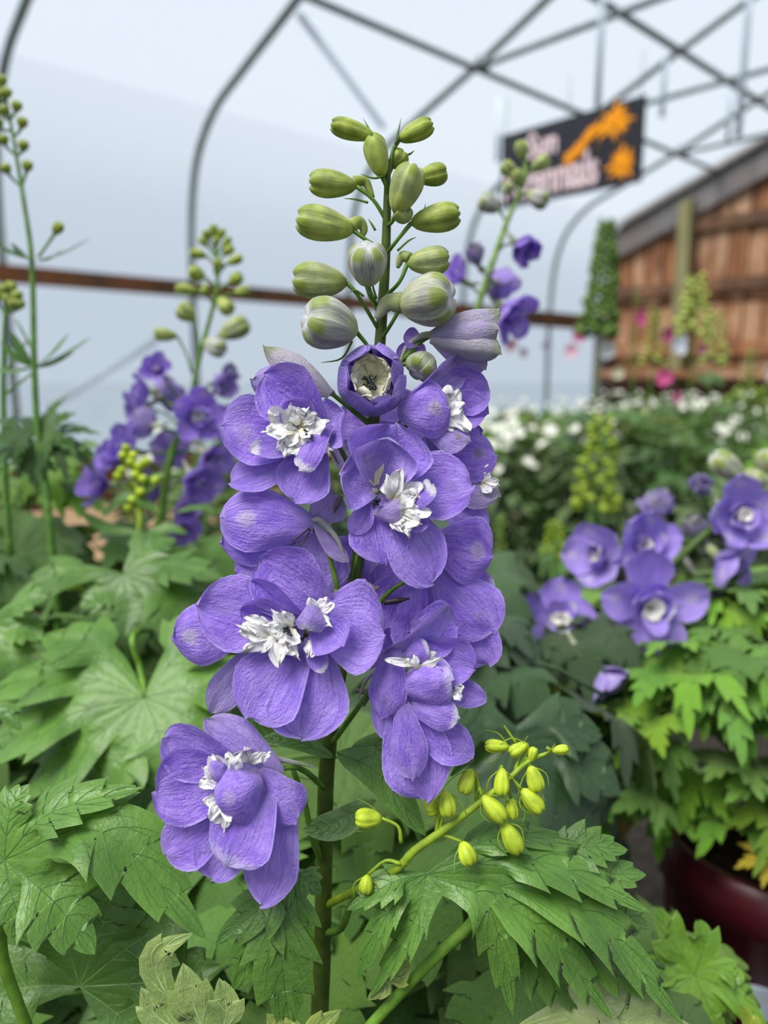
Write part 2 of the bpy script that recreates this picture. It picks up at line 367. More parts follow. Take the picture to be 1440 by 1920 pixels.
# ---------------------------------------------------------------- sign
SU = 3.9
sign = thing('hanging_sign', GH(SU, -2.63, 1.70), 'black hanging sign reading Sun Perennials with orange daisies', 'sign')
SL = sign.location; sv0, sv1, sz0, sz1 = -3.105, -2.155, 1.715, 2.145
def SP(a, b, off=0.0): return GH(SU-off, sv0+(sv1-sv0)*a, sz0+(sz1-sz0)*b)
g = box(G(), (SP(0, 0)+SP(1, 1))/2, UU*.006, VV*(sv1-sv0)/2, ZZ*(sz1-sz0)/2); g.obj('sign_board', M_SIGN, sign, origin=SL, smooth=False)
def letters(txt, a, b, size, width):
    cu = bpy.data.curves.new('lettering', 'FONT'); cu.body = txt; cu.size = size; cu.extrude = .002; cu.offset = size*.022
    cu.space_character = 0.95
    ob = bpy.data.objects.new('lettering_tmp', cu); COL.objects.link(ob)
    dg = bpy.context.evaluated_depsgraph_get(); me = bpy.data.meshes.new_from_object(ob.evaluated_get(dg))
    bpy.data.objects.remove(ob)
    xs = [v.co.x for v in me.vertices]; sx = width/(max(xs)-min(xs)); x0 = min(xs)
    for v in me.vertices: v.co = SP(a, b, .009) + VV*(v.co.x-x0)*sx + ZZ*v.co.y - UU*v.co.z - SL
    me.materials.clear(); me.materials.append(M_INK); link('lettering', me, sign)
letters('Sun', .21, .60, .19, .21)
letters('Perennials', .03, .10, .26, .66)
def daisy(a, b, r, seed, tilt):
    rn = random.Random(seed); hd = G(); c = SP(a, b, .010)
    pr = [(r*.2, 0), (r*.2, .004), (r*.12, .007), (0.0005, .008)]
    lathe(hd, c, pr, 14, -UU); ho = hd.obj('printed_flower', M_ORANGE, sign, origin=SL)
    for i in range(13):
        an = i/13*2*math.pi+rn.uniform(-.1, .1); d = VV*math.cos(an)+ZZ*(math.sin(an)*(.55 if tilt else .95)+(.35*math.cos(an) if tilt else 0)); s_ = d.cross(UU).normalized(); q = r*rn.uniform(.7, 1.25)
        p = G(); p.add([c, c+d*q*.55+s_*r*.13-UU*.004, c+d*q-UU*.002, c+d*q*.55-s_*r*.13-UU*.004], [(0, 1, 2, 3)])
        p.obj('ray_petal', M_ORANGE, ho, origin=SL)
daisy(.82, .78, .11, 1, 0); daisy(.68, .72, .085, 2, 1); daisy(.56, .52, .09, 3, 1); daisy(.88, .27, .10, 4, 0)
for a, b0, b1 in ((.83, .30, .62), (.70, .35, .60)):
    tube(G(), [SP(a, b0, .008), SP(a+.03, b1, .008)], .006, 5, 2).obj('printed_stalk', M_BROWN, sign, origin=SL)
for a in (.03, .5, .97):
    tube(G(), [SP(a, 1, 0), SP(a, 1, 0)+ZZ*(2.36-sz1)], .0025, 5, 2).obj('hanging_wire', M_PIPE, sign, origin=SL)
#PART2
# ---------------------------------------------------------------- plant builders
def petal_geo(B, T, n, w, cup=.15, bend=0.0, ruf=.6, seed=0, nu=7, nv=10, frill=0.0, tipc=0.0, point=0.0):
    rn = random.Random(seed); L = (T-B).length; a = (T-B)/L
    n = n - a*n.dot(a); n = n.normalized() if n.length > 1e-5 else a.orthogonal().normalized(); s = a.cross(n)
    p1, p2, k1, k2 = rn.uniform(0, 6.3), rn.uniform(0, 6.3), rn.uniform(4, 7), rn.uniform(7, 11)
    q1, q2 = rn.uniform(0, 6.3), rn.uniform(0, 6.3); sk = rn.uniform(-.10, .10)
    vs_, fs, uv = [], [], []
    mx = .78
    for j in range(nv+1):
        t = j/nv; v = 1-(1-t)**1.6
        f = (.26 + .84*min(1, v*1.55)**.85)*max(0.0, 1-v**(4.2-2.2*point))**(.5+.25*point)
        for i in range(-nu, nu+1):
            u = i/nu; au = abs(u)
            ln = 1.0
            if frill: ln -= frill*(.5+.5*math.sin(u*9+p1)*math.sin(u*17+p2))*v
            else: ln -= .05*(1-math.cos(u*2.4+p1))*v*.5
            e = math.sin(k1*v+p1+(1.5 if u > 0 else 0))*.6+math.sin(k2*v+p2-(2 if u > 0 else 0))*.4
            h = cup*w*.5*u*u*min(1, f*1.3) + bend*L*math.sin(math.pi*min(1, v*1.02)) + tipc*L*v**3
            h += ruf*w*.10*e*au**1.6*v**.7 + ruf*w*.025*math.sin(u*6+q1+v*3)*math.sin(v*8+q2)
            x = u*w*.5*f*(1+frill*.25*math.sin(v*13+p1)) + sk*L*v*v
            vs_.append(B + a*(L*v*ln) + s*x + n*h); uv.append((u*.5+.5, v))
    m = 2*nu+1
    for j in range(nv):
        for i in range(m-1):
            fs.append((j*m+i, j*m+i+1, (j+1)*m+i+1, (j+1)*m+i))
    return vs_, fs, uv

def bud_geo(B, T, w, blunt=.5, seed=0, sides=30, nv=15, lobes=5):
    rn = random.Random(seed); ax = (T-B); L = ax.length; ax = ax/L; X = ax.orthogonal().normalized(); Y = ax.cross(X); ro = rn.uniform(0, 6.3)
    vs_, fs, uv = [], [], []
    for j in range(nv+1):
        v = 1-(1-j/nv)**1.25
        r = (v**.42)*max(0, 1-v**(3.0+2*blunt))**.5*1.10
        if j == 0: r = .16
        r = max(r, .16*(1-v))
        zz = v - .06*max(0, v-.85)/.15*(1 if j == nv else .3)
        for i in range(sides):
            th = 2*math.pi*i/sides
            gr = abs(math.sin(th*lobes/2))
            k = 1 - (.17*(1-gr)**3)*min(1, v*2.5) + .05*gr*max(0, v-.6)
            bump = .10*gr*max(0, (v-.72)/.28)*(1-.2*v)
            d = X*math.cos(th+ro)+Y*math.sin(th+ro)
            vs_.append(B + ax*(L*(zz + bump*(.8 if v < .999 else 0))) + d*(w*.5*r*k)); uv.append((i/sides, v))
    for j in range(nv):
        for i in range(sides):
            a, b = j*sides+i, j*sides+(i+1) % sides; fs.append((a, b, b+sides, a+sides))
    fs.append(tuple(reversed(range(sides)))); fs.append(tuple(range(nv*sides, (nv+1)*sides)))
    return vs_, fs, uv

def sm(x): x = max(0.0, min(1.0, x)); return x*x*(3-2*x)
def leaf_geo(C, lobes, N, ts=.33, nt=4, per=4, fold=.12, bulge=.07, cols=4, veins=None, vw=.00021, seed=0, tooth=.5, entire=False):
    """palmately lobed, toothed leaf; lobes = [(list of points out to the tip, width)] in order round the centre"""
    rn = random.Random(seed); N = N.normalized(); g = G(); nl = len(lobes); K = []
    tot = 0.0                     # lobes must run round the centre in the sense of the leaf's upper face
    for a_, b_ in zip(lobes, lobes[1:]):
        tot += ((a_[0][0]-C).normalized().cross(N)).dot((b_[0][0]-a_[0][0]).normalized())
    if tot < 0: lobes = list(reversed(lobes))
    for pts, wd in lobes:
        c = crv([C]+list(pts), 40); K.append((c, wd, sum((c[i+1]-c[i]).length for i in range(40))))
    def M(i, t):
        c = K[i][0]; x = max(0, min(1, t))*40; k = min(int(x), 39); return c[k].lerp(c[k+1], x-k)
    def TG(i, t): return (M(i, min(1, t+.03))-M(i, max(0, t-.03))).normalized()
    ph0 = [rn.uniform(-.25, .25) for _ in range(2*nl)]
    closed = False
    def edge(i, sg, t):
        """edge point of lobe i on side sg (-1 / +1) at t"""
        m = M(i, t); tg = TG(i, t); sd = tg.cross(N); sd = sd.normalized() if sd.length > 1e-5 else N.orthogonal()
        wd, L = K[i][1], K[i][2]; j = i+sg
        if entire:
            f = (t**.6)*max(0, 1-t**1.7)**.8*1.35; return m + sd*(sg*wd*.5*f) + N*(fold*wd*.5*f)
        if t <= ts:
            if 0 <= j < nl: return (M(i, t)+M(j, t))*.5
            return m + sd*(sg*wd*.5*.42*(t/ts)**.8)
        q = (t-ts)/(1-ts)
        pr = (.72+.28*sm(q/.32))*(1-max(0, (q-.32)/.68)**1.35)*1.2
        y = q*nt + ph0[2*i+(sg > 0)]*(1 if 0 < q < .97 else 0); ph = y-math.floor(y)
        am = tooth*(.45+.55*sm(q*2.2))*(1-.25*q)
        e = m + sd*(sg*wd*.5*pr*(1-am*(1-ph))) + tg*(.42*(ph**2)*(1-ts)*L/nt*min(1, 1.6*(1-q))*(.3+.7*min(1, tooth*2))) + N*(fold*wd*.5*pr*sm(q*2))
        if 0 <= j < nl:
            b = sm(q/.14)
            if b < 1:
                m0 = M(i, ts); e0 = (M(i, ts)+M(j, ts))*.5 - m0
                e = (m+e0).lerp(e, b)
        return e
    def P(i, t, s):
        m = M(i, t)
        if s == 0: return m
        e = edge(i, 1 if s > 0 else -1, t); a = abs(s)
        return m.lerp(e, a) + N*(bulge*(e-m).length*math.sin(math.pi*a))
    for i in range(nl):
        rows = ([j/4*ts for j in range(5)] if not entire else [0, .03]) ; nn = nt*per if not entire else 14
        t0 = ts if not entire else .03
        rows += [t0+(1-t0)*(j+1)/nn for j in range(nn)]
        if not entire:   # a row just before each notch keeps the teeth sharp
            ex = []
            for sg in (0, 1):
                for kk in range(1, nt+1):
                    qq = (kk-ph0[2*i+sg])/nt
                    if 0 < qq < .96: ex += [ts+(1-ts)*(qq-.006), ts+(1-ts)*(qq+.006)]
            rows = sorted(rows+ex)
        S = [k/cols for k in range(-cols, cols+1)]; m = len(S); vs_, uv, fs = [], [], []
        for t in rows:
            for s in S: vs_.append(P(i, t, s)); uv.append((s*.5+.5, t))
        for a in range(len(rows)-1):
            for b in range(m-1): fs.append((a*m+b, a*m+b+1, (a+1)*m+b+1, (a+1)*m+b))
        g.add(vs_, fs, uv)
        if veins is not None:
            paths = [([(t, 0) for t in [x/10*.96 for x in range(11)]], 1.3)]
            for k in range(nt+1):
                ta = ts*.75 + (1-ts)*(k)/nt*.80
                for sg in (-1, 1):
                    tb = min(.97, ta+(1-ts)/nt*1.05)
                    paths.append(([(ta+(tb-ta)*x/6, sg*.86*(x/6)**.85) for x in range(7)], .75))
                    paths.append(([(ta+(tb-ta)*(.4+.6*x/5)+(1-ts)/nt*.32*x/5, sg*(.36+.36*x/5)) for x in range(6)], .5))
            for pth, ww in paths:
                pp = [P(i, min(t, .985), s)+N*.00018 for t, s in pth]; vv, ff = [], []
                for a, p in enumerate(pp):
                    d = (pp[min(a+1, len(pp)-1)]-pp[max(a-1, 0)]); sd = d.cross(N)
                    sd = sd.normalized() if sd.length > 1e-9 else V((1, 0, 0)); r = vw*ww*(1.15-a/(len(pp)-1))
                    vv += [p-sd*r, p+sd*r]
                for a in range(len(pp)-1): ff.append((2*a, 2*a+1, 2*a+3, 2*a+2))
                veins.add(vv, ff)
    return g

DARK, MID, LIGHT, BRIGHT, PALE, OLIVE, BLUEG = lin(38, 70, 30), lin(66, 110, 46), lin(92, 142, 62), lin(110, 172, 58), lin(160, 186, 120), lin(80, 96, 40), lin(54, 88, 56)
STEMG, STEMY = lin(86, 122, 38), lin(140, 166, 44)
DELG, DELG2, BLUEG2 = lin(90, 140, 62), lin(80, 126, 56), lin(60, 96, 60)

def pot(parent, loc, r, h, mat, rel):
    g = lathe(G(), loc, [(r*.74, 0), (r*.76, .004), (r*.96, h*.86), (r*1.04, h*.87), (r*1.06, h), (r*.98, h), (r*.95, h*.88), (r*.90, h*.84)], 28)
    g.f.append(tuple(range(28))); g.obj('pot', mat, parent, origin=rel)
    g = G(); vs_ = [loc+V((math.cos(a*math.pi/10)*r*.94, math.sin(a*math.pi/10)*r*.94, h*.86)) for a in range(20)]+[loc+V((0, 0, h*.9))]
    g.add(vs_, [(a, (a+1) % 20, 20) for a in range(20)]); g.obj('soil', M_SOIL, parent, origin=rel)

class Plant:
    def __init__(s, name, loc, label, cat, group=None):
        s.t = thing(name, loc, label, cat, group); s.L = V(loc); s.seed = 1
    def sd(s): s.seed += 1; return s.seed*13+7
    def stem(s, pts, radii, col=STEMG, name='stem', parent=None, sides=10):
        return tube(G(), pts, radii, sides).obj(name, M_STEM, parent or s.t, col, s.L)
    def leaf(s, C, lobes, N, col, petiole=None, pr=.0012, veins=True, vcol=None, **kw):
        vg = G() if veins else None
        g = leaf_geo(C, lobes, N, veins=vg, seed=s.sd(), **kw)
        lo = g.obj('leaf', M_LEAF, s.t, col, s.L)
        if veins: vg.obj('veins', M_VEIN, lo, vcol or tuple(c*.55 for c in col[:3])+(1,), s.L)
        if petiole: s.stem([petiole[0]-N.normalized()*pr*1.3]+petiole[1:], [pr*1.2, pr], (col[0]*1.25, col[1]*1.0, col[2]*.55, 1), 'petiole', lo)
        return lo
    def bud(s, B, T, w, age, stalk=None, spur=None, blunt=.5, pr=.0007, scol=STEMG, bract=None, name='bud'):
        g = G(); g.add(*bud_geo(B, T, w, blunt, s.sd())); o = g.obj(name, M_BUD, s.t, None, s.L, age=float(age))
        if stalk: s.stem(stalk, [pr*1.25, pr, pr*1.1], scol, 'stalk', o, 7)
        if spur:
            g = tube(G(), spur, [w*.17, w*.14, w*.10, w*.05], 9, 12); g.uv = [(u, .1+.3*v) for u, v in g.uv]; g.obj('spur', M_BUD, o, None, s.L, age=float(age))
        if bract: s.stem(bract, [.0005, .0004, .00008], scol, 'bract', o, 5)
        return o

KPX = .262/FPX
class Flower:
    """a flower head whose petals are given by where they start and end; z is towards the viewer in pixels"""
    def __init__(s, plant, cx, cy, d, axis=(0, .1, 1), spur=None, stalk=None, hub=10, scol=STEMG):
        s.p, s.cx, s.cy, s.d, s.ax = plant, cx, cy, d, cdir(*axis)
        c = s.pt(cx, cy, -14); r = hub*d/FPX
        g = G(); g.add(*bud_geo(c-s.ax*r*1.2, c+s.ax*r*1.0, r*2.0, .5, plant.sd(), 16, 8))
        if spur:
            tube(g, [c]+[s.pt(*q) for q in spur], [r*.75, r*.6, r*.45, r*.2], 8, 10)
        s.o = g.obj('flower', M_BUD, plant.t, None, plant.L, age=.75)
        if stalk: plant.stem([c]+[q if isinstance(q, Vector) else s.pt(*q) for q in stalk], [.0008, .0009, .0012], scol, 'stalk', s.o, 8)
    def pt(s, x, y, z): return W(x, y, s.d - z*s.d/FPX)
    def petal(s, bx, by, bz, tx, ty, tz, w, n=None, cup=.22, bend=0.0, ruf=.95, white=False, cream=0., frill=0., tipc=0., point=0., nu=7, nv=10, **props):
        g = G(); nn = cdir(*n) if n else s.ax
        g.add(*petal_geo(s.pt(bx, by, bz), s.pt(tx, ty, tz), nn, w*s.d/FPX, cup, bend, ruf, s.p.sd(), nu, nv, frill, tipc, point))
        pr = dict(spot=0., greenspot=0., whitetip=0., faded=0., pale=.10+.22*random.Random(int(bx*7+ty)).random()); pr.update(props)
        if white: return g.obj('white_petal', M_WHITE, s.o, None, s.p.L, cream=float(cream))
        return g.obj('petal', M_PETAL, s.o, None, s.p.L, **pr)
    def frills(s, cx, cy, z, rx, ry, n, seed, up=14, a0=0, a1=360, cream=0.):
        rn = random.Random(seed)
        for k in range(n):
            a = math.radians(a0+(a1-a0)*(k+rn.uniform(.2, .8))/n); q = rn.uniform(.65, 1.05)
            s.petal(cx+rn.uniform(-5, 5), cy+rn.uniform(-5, 5), z+rn.uniform(-4, 6), cx+1.38*rx*q*math.cos(a), cy-1.38*ry*q*math.sin(a), z+up*rn.uniform(.5, 1.6), rn.uniform(.6, .85)*min(rx, ry),
                    n=(rn.uniform(-.35, .35)-math.cos(a)*.3, rn.uniform(-.2, .4)-math.sin(a)*.3, 1), cup=rn.uniform(-.1, .35), bend=rn.uniform(-.04, .10), ruf=1.7, white=True, frill=.5, cream=cream, nu=6, nv=8)
    def stamens(s, x, y, z, n, seed, r=9, ln=16):
        rn = random.Random(seed); g = G()
        for k in range(n):
            a = s.pt(x+rn.uniform(-r, r)*.5, y+rn.uniform(-r, r)*.5, z-8); b = s.pt(x+rn.uniform(-r, r), y+rn.uniform(-r, r), z+ln*rn.uniform(.2, .9))
            m = (a+b)*.5+cdir(rn.uniform(-1, 1), rn.uniform(-1, 1), 0)*.0006
            tube(g, [a, m, b], [.00022, .0002, .00045], 5, 5)
        g.obj('stamens', M_STAMEN, s.o, None, s.p.L, kind='stuff')

# shared petal shapes for the smaller flowers further back
UNIT = [mesh('petal', *(lambda q: (q[0], q[1]))(petal_geo(V((0, 0, 0)), V((0, 1, 0)), V((0, 0, 1)), w_, .25, b_, .8, sd_, 5, 7)), M_PETAL,
             petal_geo(V((0, 0, 0)), V((0, 1, 0)), V((0, 0, 1)), w_, .25, b_, .8, sd_, 5, 7)[2]) for w_, b_, sd_ in ((.95, -.06, 3), (.85, -.10, 5), (1.05, -.03, 8), (.8, .04, 11))]
UNITW = [mesh('white_petal', *(lambda q: (q[0], q[1]))(petal_geo(V((0, 0, 0)), V((0, 1, 0)), V((0, 0, 1)), .8, .2, .1, 2.0, sd_, 5, 6, .3)), M_WHITE,
              petal_geo(V((0, 0, 0)), V((0, 1, 0)), V((0, 0, 1)), .8, .2, .1, 2.0, sd_, 5, 6, .3)[2]) for sd_ in (3, 9)]
def frame(pos, along, normal, sx, sy, sz=None):
    a = along.normalized(); n = (normal-a*normal.dot(a)); n = n.normalized() if n.length > 1e-5 else a.orthogonal().normalized(); s = a.cross(n)
    sz = sz or sy
    return Matrix(((s.x*sx, a.x*sy, n.x*sz, pos.x), (s.y*sx, a.y*sy, n.y*sz, pos.y), (s.z*sx, a.z*sy, n.z*sz, pos.z), (0, 0, 0, 1)))
def bgflower(pl, px, py, d, axis, rad, opened=.25, seed=0, stalk=None, faded=0., inner=4, white=3, nout=5, spur=True, pale=.15):
    """generic double delphinium flower: opened 0 = flat, 1 = closed"""
    if axis[2] < 0: inner = white = 0
    rn = random.Random(seed); ax = cdir(*axis); c = W(px, py, d); R = 1.22*rad*d/FPX; hb = c - ax*R*(.25+.5*opened)
    g = G(); g.add(*bud_geo(hb-ax*R*.22, hb+ax*R*.12, R*.3, .5, seed, 12, 7))
    if spur: tube(g, [hb, hb-ax*R*.5+V((0, 0, R*.1)), hb-ax*R*.9+V((0, 0, R*.35))], [R*.13, R*.10, R*.04], 7, 7)
    o = g.obj('flower', M_BUD, pl.t, None, pl.L, age=.7)
    if stalk is not None: pl.stem([hb, hb.lerp(stalk, .5)-ax*R*.25, stalk], [.0009, .0011, .0013], STEMG, 'stalk', o, 6)
    X = ax.orthogonal().normalized(); Y = ax.cross(X); r0 = rn.uniform(0, 6.3)
    def put(me, name, ang, el, ln, wd, off, **pr):
        dr = X*math.cos(ang)+Y*math.sin(ang); al = dr*math.cos(el)+ax*math.sin(el); nn = ax*math.cos(el)-dr*math.sin(el)
        q = bpy.data.objects.new(name, me); COL.objects.link(q); q.parent = o
        q.matrix_basis = frame(hb+ax*off*R-pl.L, al, nn, wd*R, ln*R)
        for k_, v_ in pr.items(): q[k_] = v_
    for k in range(nout):
        put(rn.choice(UNIT), 'petal', r0+k*6.283/nout+rn.uniform(-.15, .15), opened*1.35+.15+rn.uniform(-.12, .18), 1.08*rn.uniform(.9, 1.1), 1.0, 0, spot=rn.choice((0., .8)), greenspot=0., whitetip=0., faded=float(faded), pale=pale)
    for k in range(inner):
        put(rn.choice(UNIT), 'petal', r0+.6+k*6.283/max(1, inner)+rn.uniform(-.3, .3), opened*1.2+.55+rn.uniform(-.1, .3), .66*rn.uniform(.8, 1.1), .62, .06, spot=0., greenspot=0., whitetip=rn.choice((0., .7)), faded=float(faded), pale=pale)
    for k in range(white):
        put(rn.choice(UNITW), 'white_petal', r0+k*6.283/max(1, white)+rn.uniform(-.4, .4), 1.0+rn.uniform(-.2, .3), .45, .45, .1, cream=.2)
    return o
#PART3

# ---------------------------------------------------------------- the main delphinium
MAINBASE = V((-0.026, 0.275, 0.0))
main = Plant('delphinium', MAINBASE, 'tall lilac delphinium spike in sharp focus with green buds on top and frilled white centres', 'flower')
pot(main.t, MAINBASE, .085, .17, M_POT, main.L)
STEM = [(600, 1960, .305), (604, 1800, .300), (608, 1600, .295), (612, 1450, .291), (626, 1330, .288), (655, 1150, .286), (678, 1000, .284), (695, 850, .282), (712, 650, .279), (722, 500, .276), (726, 380, .273), (727, 300, .271)]
SP_ = [V((-.026, .275, .14)), V((-.026, .27, .30))]+[W(*q) for q in STEM]
main.stem(SP_, [.0040, .0040, .0038, .0036, .0034, .0032, .0030, .0028, .0026, .0024, .0022, .0019, .0015, .0010], lin(70, 88, 30), 'stem', None, 12)
def ST(y, dx=0):                  # point on the stem at image height y
    for (x0, y0, d0), (x1, y1, d1) in zip(STEM, STEM[1:]):
        if y1 <= y <= y0:
            f = (y0-y)/(y0-y1); return W(x0+(x1-x0)*f+dx, y, d0+(d1-d0)*f)
    return W(*STEM[-1])
def bd(bx, by, bd_, tx, ty, td, w, age, sy, stalk_mid=None, spur=None, blunt=.5, bract=None, d=.272, col=STEMG, pr=.0007):
    k = d/FPX; P = lambda x, y, z: W(x, y, d-z*k)
    B, T = P(bx, by, bd_), P(tx, ty, td)
    mid = [P(*stalk_mid)] if stalk_mid else [B.lerp(ST(sy), .5)-(T-B)*.08]
    return main.bud(B, T, 1.08*w*k, age, [B]+mid+[ST(sy)], [P(*q) for q in spur] if spur else None, blunt, pr, col, [P(*q) for q in bract] if bract else None)
bd(702, 256, 0, 621, 233, 8, 42, .05, 345, (714, 285, 0), spur=[(700, 254, 0), (716, 262, -6), (722, 278, -10)], bract=[(697, 268, 8), (693, 245, 8), (681, 222, 8)])
bd(748, 262, 0, 811, 232, 8, 43, .05, 330, (736, 285, 0), bract=[(742, 270, 8), (746, 250, 8), (752, 222, 8)])
bd(717, 332, 14, 697, 256, 22, 50, .08, 372, (724, 350, 8), bract=[(720, 330, 18), (700, 334, 20), (676, 326, 22)])
bd(734, 314, -20, 758, 284, -12, 42, .1, 340, bract=[(760, 292, -10), (770, 288, -8), (777, 282, -6)])
bd(783, 335, -12, 838, 322, -4, 47, .05, 395, (745, 360, -5))
bd(742, 400, 25, 776, 310, 42, 68, .22, 425, (736, 415, 12), spur=[(742, 398, 25), (756, 410, 20), (768, 400, 14), (764, 388, 8)])
bd(668, 349, 0, 580, 342, 6, 58, .12, 415, (700, 375, 2), spur=[(664, 340, -2), (684, 340, -8), (694, 358, -10), (700, 370, -10)], bract=[(690, 380, 4), (668, 374, 4), (645, 372, 4)])
bd(662, 432, 5, 557, 409, 14, 72, .16, 470, (690, 452, 4), spur=[(658, 424, 4), (674, 416, 0), (682, 432, -4), (676, 446, -6)])
bd(771, 418, 8, 862, 402, 14, 60, .10, 478, (748, 446, 8), bract=[(774, 418, 10), (792, 402, 12), (798, 382, 12)])
bd(690, 536, 14, 688, 458, 66, 82, .66, 590, (700, 560, 8))
bd(650, 530, 4, 549, 522, 12, 76, .30, 625, (672, 555, 4))
bd(764, 494, 0, 842, 486, 4, 60, .30, 560, (748, 530, 2), spur=[(768, 484, 0), (754, 480, -4), (748, 494, -6), (746, 502, -6)])
bd(752, 572, 18, 848, 556, 62, 108, .60, 640, (738, 600, 10), spur=[(754, 568, 16), (730, 568, 10), (716, 582, 6), (706, 598, 4)])
bd(668, 622, 18, 572, 594, 60, 108, .68, 690, (690, 650, 10))
bd(806, 668, -10, 780, 700, 10, 70, .5, 720, (740, 690, -5))
for q in [((706, 560, 8), (700, 540, 10), (697, 525, 14)), ((682, 556, 6), (668, 545, 10), (655, 548, 12)), ((745, 470, 6), (765, 452, 10), (780, 445, 10)), ((704, 432, 4), (697, 420, 6), (690, 410, 6)), ((716, 600, 6), (694, 560, 8), (682, 530, 10)), ((660, 640, 10), (640, 672, 16), (602, 680, 20))]:
    main.stem([W(x, y, .272-z*.272/FPX) for x, y, z in q], [.0005, .0004, .0001], STEMG, 'bract', None, 5)

# opening bud on the right, lilac with green tips
f = Flower(main, 812, 628, .270, (.9, .1, .45), spur=[(790, 630, -14), (762, 650, -20), (748, 690, -22)], stalk=[(790, 640, -20), (762, 668, -22), ST(720)])
f.petal(806, 622, 12, 935, 575, 4, 62, n=(-.1, .75, .6), cup=-.7, bend=.10, faded=.75, greenspot=.4, ruf=.3)
f.petal(806, 630, 20, 938, 622, 30, 72, n=(0, .1, 1), cup=-.75, bend=.10, faded=.55, greenspot=.5, ruf=.3)
f.petal(806, 638, 20, 942, 662, 24, 66, n=(0, -.5, .85), cup=-.8, bend=.10, faded=.85, greenspot=.6, ruf=.3)
f.petal(812, 640, -5, 912, 694, 0, 60, n=(0, -.5, .8), cup=-.5, bend=.05, faded=.35, ruf=.4)
f.petal(790, 645, -20, 756, 630, -16, 46, n=(0, .3, .9), cup=.2)
# opening flower on the left
f = Flower(main, 618, 735, .273, (-.9, .35, .3), stalk=[(640, 752, -20), ST(800)])
f.petal(620, 738, 8, 490, 649, 10, 74, n=(-.25, .45, .85), cup=-.55, bend=.10, faded=.95, greenspot=.2, ruf=.3, point=.8)
f.petal(600, 740, 0, 468, 715, 6, 76, n=(-.4, 0, .9), cup=-.4, bend=.08, spot=.4, greenspot=.8, faded=.15)
f.petal(600, 750, -15, 500, 690, -22, 70, n=(0, .3, .9), cup=-.2, faded=.3)

# F1 upper left flower
f = Flower(main, 575, 815, .268, (-.25, .25, 1), spur=[(610, 830, -30), (635, 870, -45)], stalk=[(622, 820, -40), (648, 860, -50), ST(940)])
f.petal(585, 815, -8, 408, 815, 12, 138, n=(.15, .25, 1), cup=.12, bend=-.03, greenspot=.25, spot=.3)
f.petal(606, 800, -12, 497, 697, 6, 122, n=(.1, -.25, 1), cup=.45, bend=.04, tipc=.05)
f.petal(600, 832, -10, 650, 775, 26, 120, n=(-.75, .15, .65), cup=.25, bend=-.05)
f.petal(600, 838, -4, 551, 945, 22, 112, n=(-.05, .45, 1), cup=.25, bend=.03)
f.petal(588, 845, -12, 426, 905, 4, 82, n=(.1, .4, 1), cup=.1)
f.petal(590, 806, 4, 538, 748, 28, 70, n=(.2, -.45, 1), cup=.6)
f.petal(618, 796, 12, 552, 880, 48, 68, n=(-.35, .55, .75), cup=-.35, bend=.12, whitetip=.8)
f.petal(572, 848, 6, 468, 834, 26, 52, n=(0, .5, 1), cup=.4, whitetip=1.0)
f.frills(553, 808, 14, 58, 62, 9, 11, 24)
f.frills(560, 800, 24, 34, 38, 5, 12, 20)
f.stamens(577, 812, 34, 8, 3)

# F2 half-open cup at the top of the open flowers
f = Flower(main, 697, 712, .268, (0, .10, 1), stalk=[(700, 745, -40), ST(800)])
for a, w_, r_, ps in ((92, 104, 72, dict(greenspot=.5)), (28, 100, 72, dict(greenspot=.3)), (-42, 100, 72, dict(greenspot=.9, faded=.15)), (-95, 96, 72, dict(greenspot=.4)), (-150, 100, 72, dict(greenspot=.6)), (156, 104, 74, {})):
    ca, sa = math.cos(math.radians(a)), math.sin(math.radians(a))
    f.petal(697+ca*12, 716-sa*12, -56, 697+ca*r_*.76, 708-sa*r_*.82, 34, w_, n=(-ca, -sa, .30), cup=.60, bend=-.36, tipc=.04, ruf=.55, pale=.3, **ps)
for a, r_, z_ in ((95, 44, 4), (55, 40, 14), (20, 46, 10), (140, 42, 6), (-150, 40, 14), (-100, 44, 14), (-40, 44, 16)):
    ca, sa = math.cos(math.radians(a)), math.sin(math.radians(a))
    f.petal(697+ca*6, 716-sa*6, -12, 697+ca*r_, 706-sa*r_*1.05, z_+20, 60, n=(-ca*.8, -sa*.8, 1), cup=.2, bend=-.10, ruf=2.4, white=True, cream=1. if sa > .2 else .6, frill=.3)
f.stamens(692, 718, 14, 14, 5, 14, 22)

# F3 large flower in the middle
f = Flower(main, 706, 920, .264, (-.1, .2, 1), spur=[(690, 960, -40), (672, 1000, -46)], stalk=[(690, 980, -45), (672, 1040, -50), ST(1100)])
f.petal(712, 912, -14, 748, 794, 14, 165, n=(-.05, -.4, 1), cup=.55, bend=-.04)
f.petal(706, 915, -14, 640, 880, 26, 150, n=(.8, .1, .55), cup=.3, bend=-.10)
f.petal(715, 915, -10, 892, 912, 16, 135, n=(-.2, .2, 1), cup=.12, bend=.02, greenspot=.3)
f.petal(694, 930, -4, 716, 1062, 18, 118, n=(.1, .45, 1), cup=.20, bend=.04)
f.petal(718, 935, -12, 826, 1090, 8, 118, n=(-.1, .35, 1), cup=.15, bend=.05)
f.petal(690, 935, 4, 664, 1008, 26, 48, n=(.45, .2, .9), cup=.3, bend=.05)
f.petal(708, 915, 0, 736, 820, 32, 120, n=(-.05, -.55, .8), cup=.7, bend=-.06, faded=.15)
f.petal(750, 965, 14, 812, 905, 46, 62, n=(-.55, .35, .75), cup=-.3, bend=.10, whitetip=.9)
f.petal(735, 985, 14, 806, 972, 30, 50, n=(-.2, .5, .9), cup=.3)
f.petal(700, 962, 22, 762, 958, 42, 46, n=(0, .2, 1), cup=-.5, bend=.14, whitetip=.6, faded=.3)
